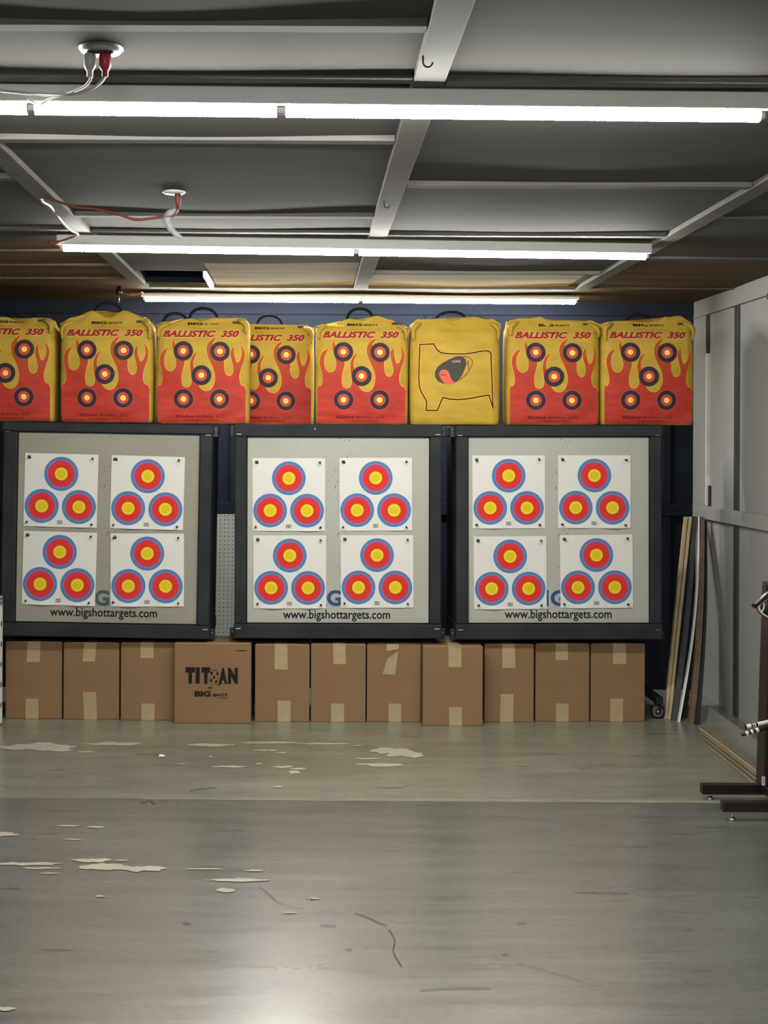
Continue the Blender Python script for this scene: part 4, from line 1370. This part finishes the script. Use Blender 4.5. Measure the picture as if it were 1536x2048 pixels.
# ================================================================== PLANKS IN THE CORNER
def plank(b0, b1, t0, t1, ybot, ytop, depth, m_, name, label, bow=0.0, Yt=8.05, group=None, zlift=0.0):
    """edge seen from the front: bottom from pixel b0 to b1, top from t0 to t1"""
    A = on_floor(b0, ybot); Bq = on_floor(b1, ybot)
    T0 = P(t0, ytop, Yt); T1 = P(t1, ytop, Yt)
    vs, fs = [], []
    n = 14
    for i in range(n + 1):
        s = i / n
        off = bow * math.sin(PI * s)
        l = A.lerp(T0, s); r = Bq.lerp(T1, s)
        l.x += off; r.x += off
        back = Vector((0, depth, 0))
        vs += [l, r, r + back, l + back]
    for i in range(n):
        for k in range(4):
            k2 = (k + 1) % 4
            fs.append([4 * i + k, 4 * i + k2, 4 * i + 4 + k2, 4 * i + 4 + k])
    fs += [[0, 3, 2, 1], [4 * n, 4 * n + 1, 4 * n + 2, 4 * n + 3]]
    base = (A + Bq) / 2
    mb_ = MB()
    mb_.add([v - base for v in vs], fs)
    o = mb_.build(name, m_)
    o.location = base + Vector((0, 0, zlift))
    return tag(o, label, 'plank', group)
G = 'planks leaning in the right corner'
plank(1328.5, 1334, 1370, 1375.5, 1437, 1034, 0.03, M['wood_raw'], 'leaning_plank', 'leftmost pale wooden plank leaning in the right corner', group=G)
plank(1336, 1341.5, 1378, 1384, 1438, 1034, 0.03, M['wood_raw'], 'leaning_plank', 'second pale wooden plank, against the dark grey plank in the corner', group=G)
plank(1343.5, 1354, 1386.5, 1394.5, 1442, 1033, 0.03, M['plank_dark'], 'leaning_plank', 'dark grey plank leaning between the pale planks and the white strip', bow=0.015, group=G)
plank(1357, 1360, 1396.5, 1399, 1444, 1034, 0.03, M['white_strip'], 'leaning_strip', 'thin bowed white strip leaning among the planks', bow=0.034, group=G)
plank(1378, 1388, 1401.5, 1409.5, 1448, 1034, 0.03, M['wood_brown'], 'leaning_plank', 'reddish brown plank leaning right of the white strip', bow=0.017, group=G)
plank(1391.8, 1399.5, 1412, 1414, 1450, 1040, 0.03, M['plank_black'], 'leaning_plank', 'black plank nearest the grey wall, right of the brown plank', group=G, bow=0.018)
plank(1364, 1373, 1399.5, 1401.5, 1435.5, 1045, 0.03, M['plank_black'], 'leaning_plank', 'black plank between the white strip and the brown plank', group=G, bow=0.020, Yt=8.12)

# stack of boards on the floor along the right wall
zb = 0.001
cols = [('board_gray', 0.014, 0.0, 'bottom grey board of the floor stack by the wall'), ('plank_dark', 0.007, 0.016, 'dark thin sheet above the bottom board of the floor stack'),
        ('board_gray', 0.014, 0.004, 'middle weathered board of the floor stack, between the two dark sheets'), ('plank_dark', 0.007, 0.014, 'dark thin sheet right under the thick tan board of the floor stack'),
        ('board_tan', 0.022, 0.0, 'thick tan board of the floor stack, under the pale sheet'), ('wood_raw', 0.006, -0.004, 'topmost pale thin sheet of the floor stack by the wall')]
for i, (mm, th, dx, lab) in enumerate(cols):
    m = MB()
    m.box((0, -1.3, 0), (0.26, 0.0, th), 0.002)
    if i == 5:      # a pale core with a darker worn face on top
        for k, f in enumerate(m.f):
            if min(m.v[q_][2] for q_ in f) > th - 0.0005:
                m.m[k] = 1
    o = m.build('floor_board', [M[mm], M['board_worn']])
    o.location = (2.025 + dx, 6.93 + (0.02 if i >= 4 else 0.0), zb)
    o.rotation_euler = (0, 0, math.radians(-1.2 + 0.15 * i))
    tag(o, lab, 'board', 'boards stacked on the floor by the right wall')
    zb += th + 0.0005
m = MB()
m.box((-0.003, -1.22, 0), (0.003, 0.0, 0.098), 0.001)
o = m.build('acrylic_sheet', M['acrylic'])
o.location = (2.075, 6.97, zb + 0.001)
o.rotation_euler = (0, math.radians(6), math.radians(-1.0))
tag(o, 'clear plastic sheet standing on edge on the stacked floor boards', 'plastic sheet')

# ================================================================== DARK RACK AT THE RIGHT EDGE
RX = P(1516, 1500, 5.66).x
t = thing('bow_rack', 'dark brown rack on two feet bars at the right picture edge', 'rack', (RX, 5.64, 0))
m = MB()
m.box((0.0, -0.05, 0.108), (0.46, 0.05, 0.96), 0.004, 0, 2, Matrix.Translation((0, 0, 0.1)) @ Matrix.Rotation(math.radians(1.6), 4, 'Y') @ Matrix.Translation((0, 0, -0.1)))
pan = m.build('side_panel', M['rack'], t)
s_ = MB()
p = P(1527, 1562, 5.588)
s_.box((p.x - RX - 0.007, -0.0525, p.z - 0.018), (p.x - RX + 0.007, -0.0505, p.z + 0.018), 0.0005, 0)
s_.box((p.x - RX - 0.004, -0.0530, p.z - 0.012), (p.x - RX + 0.004, -0.0524, p.z + 0.012), 0.0, 1)
sl = s_.build('sticker', [M['white_strip'], M['p_pale']], pan)
sl['label'] = 'small white sticker'
for (pxl, pyt, pyb, pfx, pfb) in ((1402, 1567, 1587, 1420, 1598), (1443, 1602, 1622, 1464, 1639)):
    fq = on_floor(pfx, pfb)
    zt_ = P(pxl, pyt, fq.y).z; z0_ = P(pxl, pyb, fq.y).z
    xl_ = P(pxl, pyt, fq.y).x - RX
    yy = fq.y - 5.64
    m = MB()
    m.box((xl_, yy - 0.02, z0_), (0.44, yy + 0.02, zt_), 0.003)
    if yy > 0:
        m.box((0.06, 0.03, zt_ - 0.03), (0.44, yy, zt_), 0.002)
    else:
        m.box((0.06, yy, zt_ - 0.03), (0.44, -0.03, zt_), 0.002)
    fb = m.build('foot_bar', M['rack'], t)
    for fx in (fq.x - RX, 0.36):
        l_ = MB()
        l_.lathe([(0.0005, 0.0), (0.016, 0.0), (0.017, 0.003), (0.012, 0.009), (0.006, 0.013), (0.0045, 0.016), (0.0045, z0_ + 0.002)], (fx, yy, 0), 'Z', 16)
        l_.build('levelling_foot', M['steel'], fb)
m = MB(); m.box((0.02, -0.24, 0.14), (0.44, -0.05, 0.165), 0.003); m.build('low_shelf', M['rack'], t)

def banded_rod(p0, p1, Y, r, label, dark):
    A, Bq = P(*p0, Y), P(*p1, Y)
    d = Bq - A
    base = A
    t = thing('banded_rod', label, 'bow rod', A, group='banded rods held in the dark rack')
    L_ = d.length
    dn = d / L_
    m = MB()
    m.tube([Vector((0, 0, 0)), dn * 0.006, dn * (L_ + 0.12)], [r * 0.7, r, r], 14)
    m.build('shaft', M['white_strip'] if not dark else M['black'], t)
    for s, w_ in (((0.0, 0.010), (0.030, 0.006), (0.040, 0.004), (0.049, 0.008)) if not dark else ((0.018, 0.012), (0.040, 0.010), (0.062, 0.012))):
        b = MB()
        b.tube([dn * s, dn * (s + w_)], r * 1.08, 14)
        b.build('band', M['black'] if not dark else M['white_strip'], t)
    return t
banded_rod((1488, 1454.5), (1536, 1444), 5.56, 0.0085, 'white rod with black bands sticking out beside the dark rack', False)
banded_rod((1483, 1470), (1534, 1454), 5.54, 0.0085, 'black rod with white bands under the white rod at the rack', True)

A = P(1507, 1213, 5.52)
t = thing('compound_bow', 'black bow tip with pale cords over the dark rack, cut off at the right', 'bow', A)
def RP(px, py, dy=0.0):
    return P(px, py, 5.52 + dy) - A
m = MB()
m.tube([RP(1505.5, 1214), RP(1512, 1208), RP(1524, 1197), RP(1540, 1183), RP(1580, 1150)], [0.010, 0.012, 0.012, 0.012, 0.014], 12)
m.build('limb', M['black_gloss'], t)
m = MB(); m.tube([RP(1521, 1198, -0.012), RP(1536, 1184, -0.012)], 0.003, 8); m.build('limb_edge', M['white_strip'], t)
m = MB(); m.box(RP(1530, 1188) - Vector((0, 0.01, 0)), RP(1560, 1169) + Vector((0, 0.01, 0)), 0.003); m.build('limb_bracket', M['black'], t)
for k, pts in enumerate((((1516, 1210), (1521, 1222), (1528, 1229), (1540, 1236)), ((1512, 1212), (1517, 1224), (1526, 1231), (1545, 1240)), ((1527, 1205), (1528, 1215), (1524, 1226), (1532, 1232)))):
    m = MB(); m.tube(smooth_path([RP(x, y, 0.004 * k) for x, y in pts], 4), 0.0032, 8)
    m.build('bow_cord', M['white_strip'] if k != 1 else M['plug_red'], t)
m = MB(); m.lathe([(0.0005, -0.008), (0.035, -0.008), (0.04, 0), (0.035, 0.008), (0.0005, 0.008)], tuple(RP(1540, 1216, 0.02)), 'Y', 24); m.build('cam_wheel', M['rack'], t)

# small black dome high on the right wall
yy = F * (XR - 0.03) / (1536 - CX)
q = P(1534, 592, yy)
m = MB()
m.lathe([(0.032, 0.0), (0.032, -0.012), (0.026, -0.026), (0.014, -0.034), (0.0005, -0.036)], (0, 0, 0), 'X', 20)
o = m.build('wall_dome', M['black_gloss'])
o.location = (XR - 0.001, q.y, q.z)
tag(o, 'small round black dome high on the grey right wall', 'dome')

# ================================================================== CEILING OUTLETS AND CORDS
def cz(px, py):
    return at_z(px, py, CEIL - 0.004)
q = cz(202, 92)
t = thing('ceiling_outlet', 'round ceiling outlet above the near tube light', 'outlet', q, group=None)
m = MB(); m.lathe([(0.0005, 0.0), (0.050, 0.0), (0.051, -0.006), (0.044, -0.014), (0.0005, -0.016)], (0, 0, 0), 'Z', 28)
m.build('cover_plate', M['plate'], t)
m = MB(); m.box((-0.030, -0.016, -0.021), (0.030, 0.016, -0.014), 0.004); m.build('socket_face', M['black'], t)
zp = CEIL - 0.024
def plug(px, col, label, shape, grp):
    base = Vector((px, q.y - 0.004, zp))
    p_ = thing('cord_plug', label, 'plug', base)
    m = MB()
    m.tube([(0, 0, 0.001), (0, 0, -0.006), (0, 0, -0.026), (0.0, 0, -0.034), (0, 0, -0.038), (0, 0, -0.050)], [0.0125, 0.0145, 0.014, 0.010, 0.007, 0.007], 8 if shape else 12)
    m.build('plug_body', M[col], p_)
    return p_, base
pa, ba = plug(q.x - 0.024, 'plug_white', 'white plug and cord in the near ceiling outlet', 1, None)
pb, bb = plug(q.x + 0.010, 'plug_red', 'dark red plug with pale cord in the near ceiling outlet', 0, None)
def cord(parent, base, pts, r, m_, name='power_cord'):
    c_ = MB(); c_.tube(smooth_path([Vector(p) - base for p in pts], 5), r, 8)
    return c_.build(name, m_, parent)
fy = at_z(62, 213, ZT)
cord(pa, ba, [ba + Vector((0, 0, -0.048)), P(183, 152, 3.02), P(172, 170, 3.05), P(140, 185, 3.1), P(100, 197, 3.16), P(78, 208, 3.2), (fy.x, fy.y - 0.028, ZT + 0.008)], 0.0034, M['cord_white'])
cord(pb, bb, [bb + Vector((0, 0, -0.048)), P(210, 152, 3.0), P(200, 166, 2.99), P(175, 181, 2.98), P(130, 190, 3.0), P(70, 188, 3.1), P(0, 181, 3.15), P(-80, 172, 3.2)], 0.0034, M['cord_white'])

q2 = cz(348, 383)
t = thing('ceiling_outlet', 'small ceiling outlet between the near and middle tube lights', 'outlet', q2)
m = MB(); m.lathe([(0.0005, 0.0), (0.040, 0.0), (0.041, -0.004), (0.034, -0.008), (0.0005, -0.009)], (0, 0, 0), 'Z', 24)
m.build('cover_plate', M['housing'], t)
base = Vector((q2.x + 0.014, q2.y - 0.002, CEIL - 0.0135))
p_ = thing('extension_cord', 'orange red cord with white tag hanging from the small ceiling outlet', 'cord', base)
m = MB(); m.tube([(0, 0, 0), (0, 0, -0.01), (0.001, 0, -0.034), (-0.002, 0, -0.052)], [0.011, 0.0125, 0.010, 0.006], 10)
m.build('plug_body', M['cord_red'], p_)
Y2 = q2.y
cord(p_, base, [base + Vector((-0.002, 0, -0.05)), P(352, 424, Y2), P(345, 432, Y2), P(322, 434, Y2), P(300, 437, Y2), P(270, 439, Y2), P(235, 428, Y2), P(190, 418, Y2 + 0.02), P(150, 414, Y2 + 0.04), P(110, 401, Y2 + 0.06), P(82, 393, Y2 + 0.08)], 0.0046, M['cord_red'])
m = MB()
pts = [P(357, 419, Y2 - 0.004), P(340, 425, Y2 - 0.008), P(333, 437, Y2 - 0.010), P(340, 455, Y2 - 0.008), P(352, 468, Y2 - 0.005), P(364, 477, Y2 - 0.002)]
vs, fs = [], []
sp = smooth_path(pts, 4)
for i, pnt in enumerate(sp):
    s = i / (len(sp) - 1)
    wd_ = (0.016 if s > 0.15 else 0.012) * (1 - 0.45 * max(0, s - 0.5) / 0.5)
    d = (sp[min(i + 1, len(sp) - 1)] - sp[max(i - 1, 0)]).normalized()
    nrm = Vector((-d.z, 0, d.x))
    for sg, yo in ((1, 0), (-1, 0), (-1, 0.001), (1, 0.001)):
        vs.append(pnt + nrm * wd_ * sg * 0.8 + Vector((0, yo + 0.006 * math.sin(s * 4), 0)) - base)
for i in range(len(sp) - 1):
    for k in range(4):
        fs.append([4 * i + k, 4 * i + (k + 1) % 4, 4 * i + 4 + (k + 1) % 4, 4 * i + 4 + k])
m.add(vs, fs, 0, True)
m.build('cord_tag', M['tag_white'], p_)

# white cord drooping from that cord's end to the middle tube light, and its red lead
A = P(83, 397, Y2 + 0.08)
o = MB(); o.tube(smooth_path([Vector(p) - A for p in (P(83, 397, Y2 + .07), P(86, 404, Y2 + .1), P(100, 412, Y2 + .2), P(112, 426, Y2 + .4), P(125, 445, 5.28), P(140, 460, 5.34), P(156, 469, 5.41), P(138, 475, 5.45), P(112, 489, 5.50))], 5), 0.0048, 8)
o = o.build('lamp_cord', M['white_strip']); o.location = A
tag(o, 'white cord sagging to the left end of the middle tube light', 'cord')
A = P(150, 473, 5.36)
o = MB(); o.tube(smooth_path([Vector(p) - A for p in (P(150, 473, 5.36), P(138, 477, 5.34), P(118, 483, 5.32), P(98, 484, 5.30))], 5), [0.004] * 11 + [0.007] * 5, 8)
o = o.build('lead_end', M['cord_red']); o.location = A
tag(o, 'short dark red cord end beside the left end of the middle tube light', 'cord')

# black plug hanging under the ceiling left of the farthest light
A = at_z(238, 576, CEIL - 0.012)
t = thing('hanging_socket', 'black socket hanging left of the farthest tube light', 'socket', A)
m = MB(); m.tube([(0, 0, 0.01), (0, 0, -0.006), (0, 0, -0.008), (0, 0, -0.036), (0, 0, -0.042)], [0.012, 0.012, 0.019, 0.019, 0.010], 14); m.build('socket_body', M['black_gloss'], t)
m = MB(); m.tube([(0, 0, -0.040), (0, 0, -0.085)], 0.003, 8); m.build('pull_chain', M['steel'], t)
far_end = at_z(289, 598, ZFAR)
m = MB(); m.tube(smooth_path([Vector((0.012, 0, -0.026)), P(255, 590, A.y) - A, P(272, 589, A.y + 0.05) - A, P(285, 584, A.y + 0.1) - A, Vector((far_end.x - 0.028, far_end.y, ZFAR + 0.01)) - A], 4), 0.0035, 8)
m.build('power_lead', M['cord_red'], t)

# screw hooks in the centre batten
for (px, py, lab) in ((846, 118, 'dark screw hook in the centre batten above the near tube light'), (768, 408, 'dark screw hook in the centre batten above the middle tube light')):
    A = at_z(px, py - 6, CEIL - bt)
    m = MB()
    pts = [(0, 0, 0.004), (0.0, 0, -0.010)] + [(0.010 - 0.010 * math.cos(math.radians(a)) * 1.0, 0, -0.014 - 0.011 * math.sin(math.radians(a))) for a in range(0, 200, 20)]
    pts = [(x * 1.1, y, z) for x, y, z in pts]
    m.tube(pts, 0.0022, 8)
    o = m.build('screw_hook', M['black'])
    o.location = A
    tag(o, lab, 'hook', 'screw hooks in the centre batten')
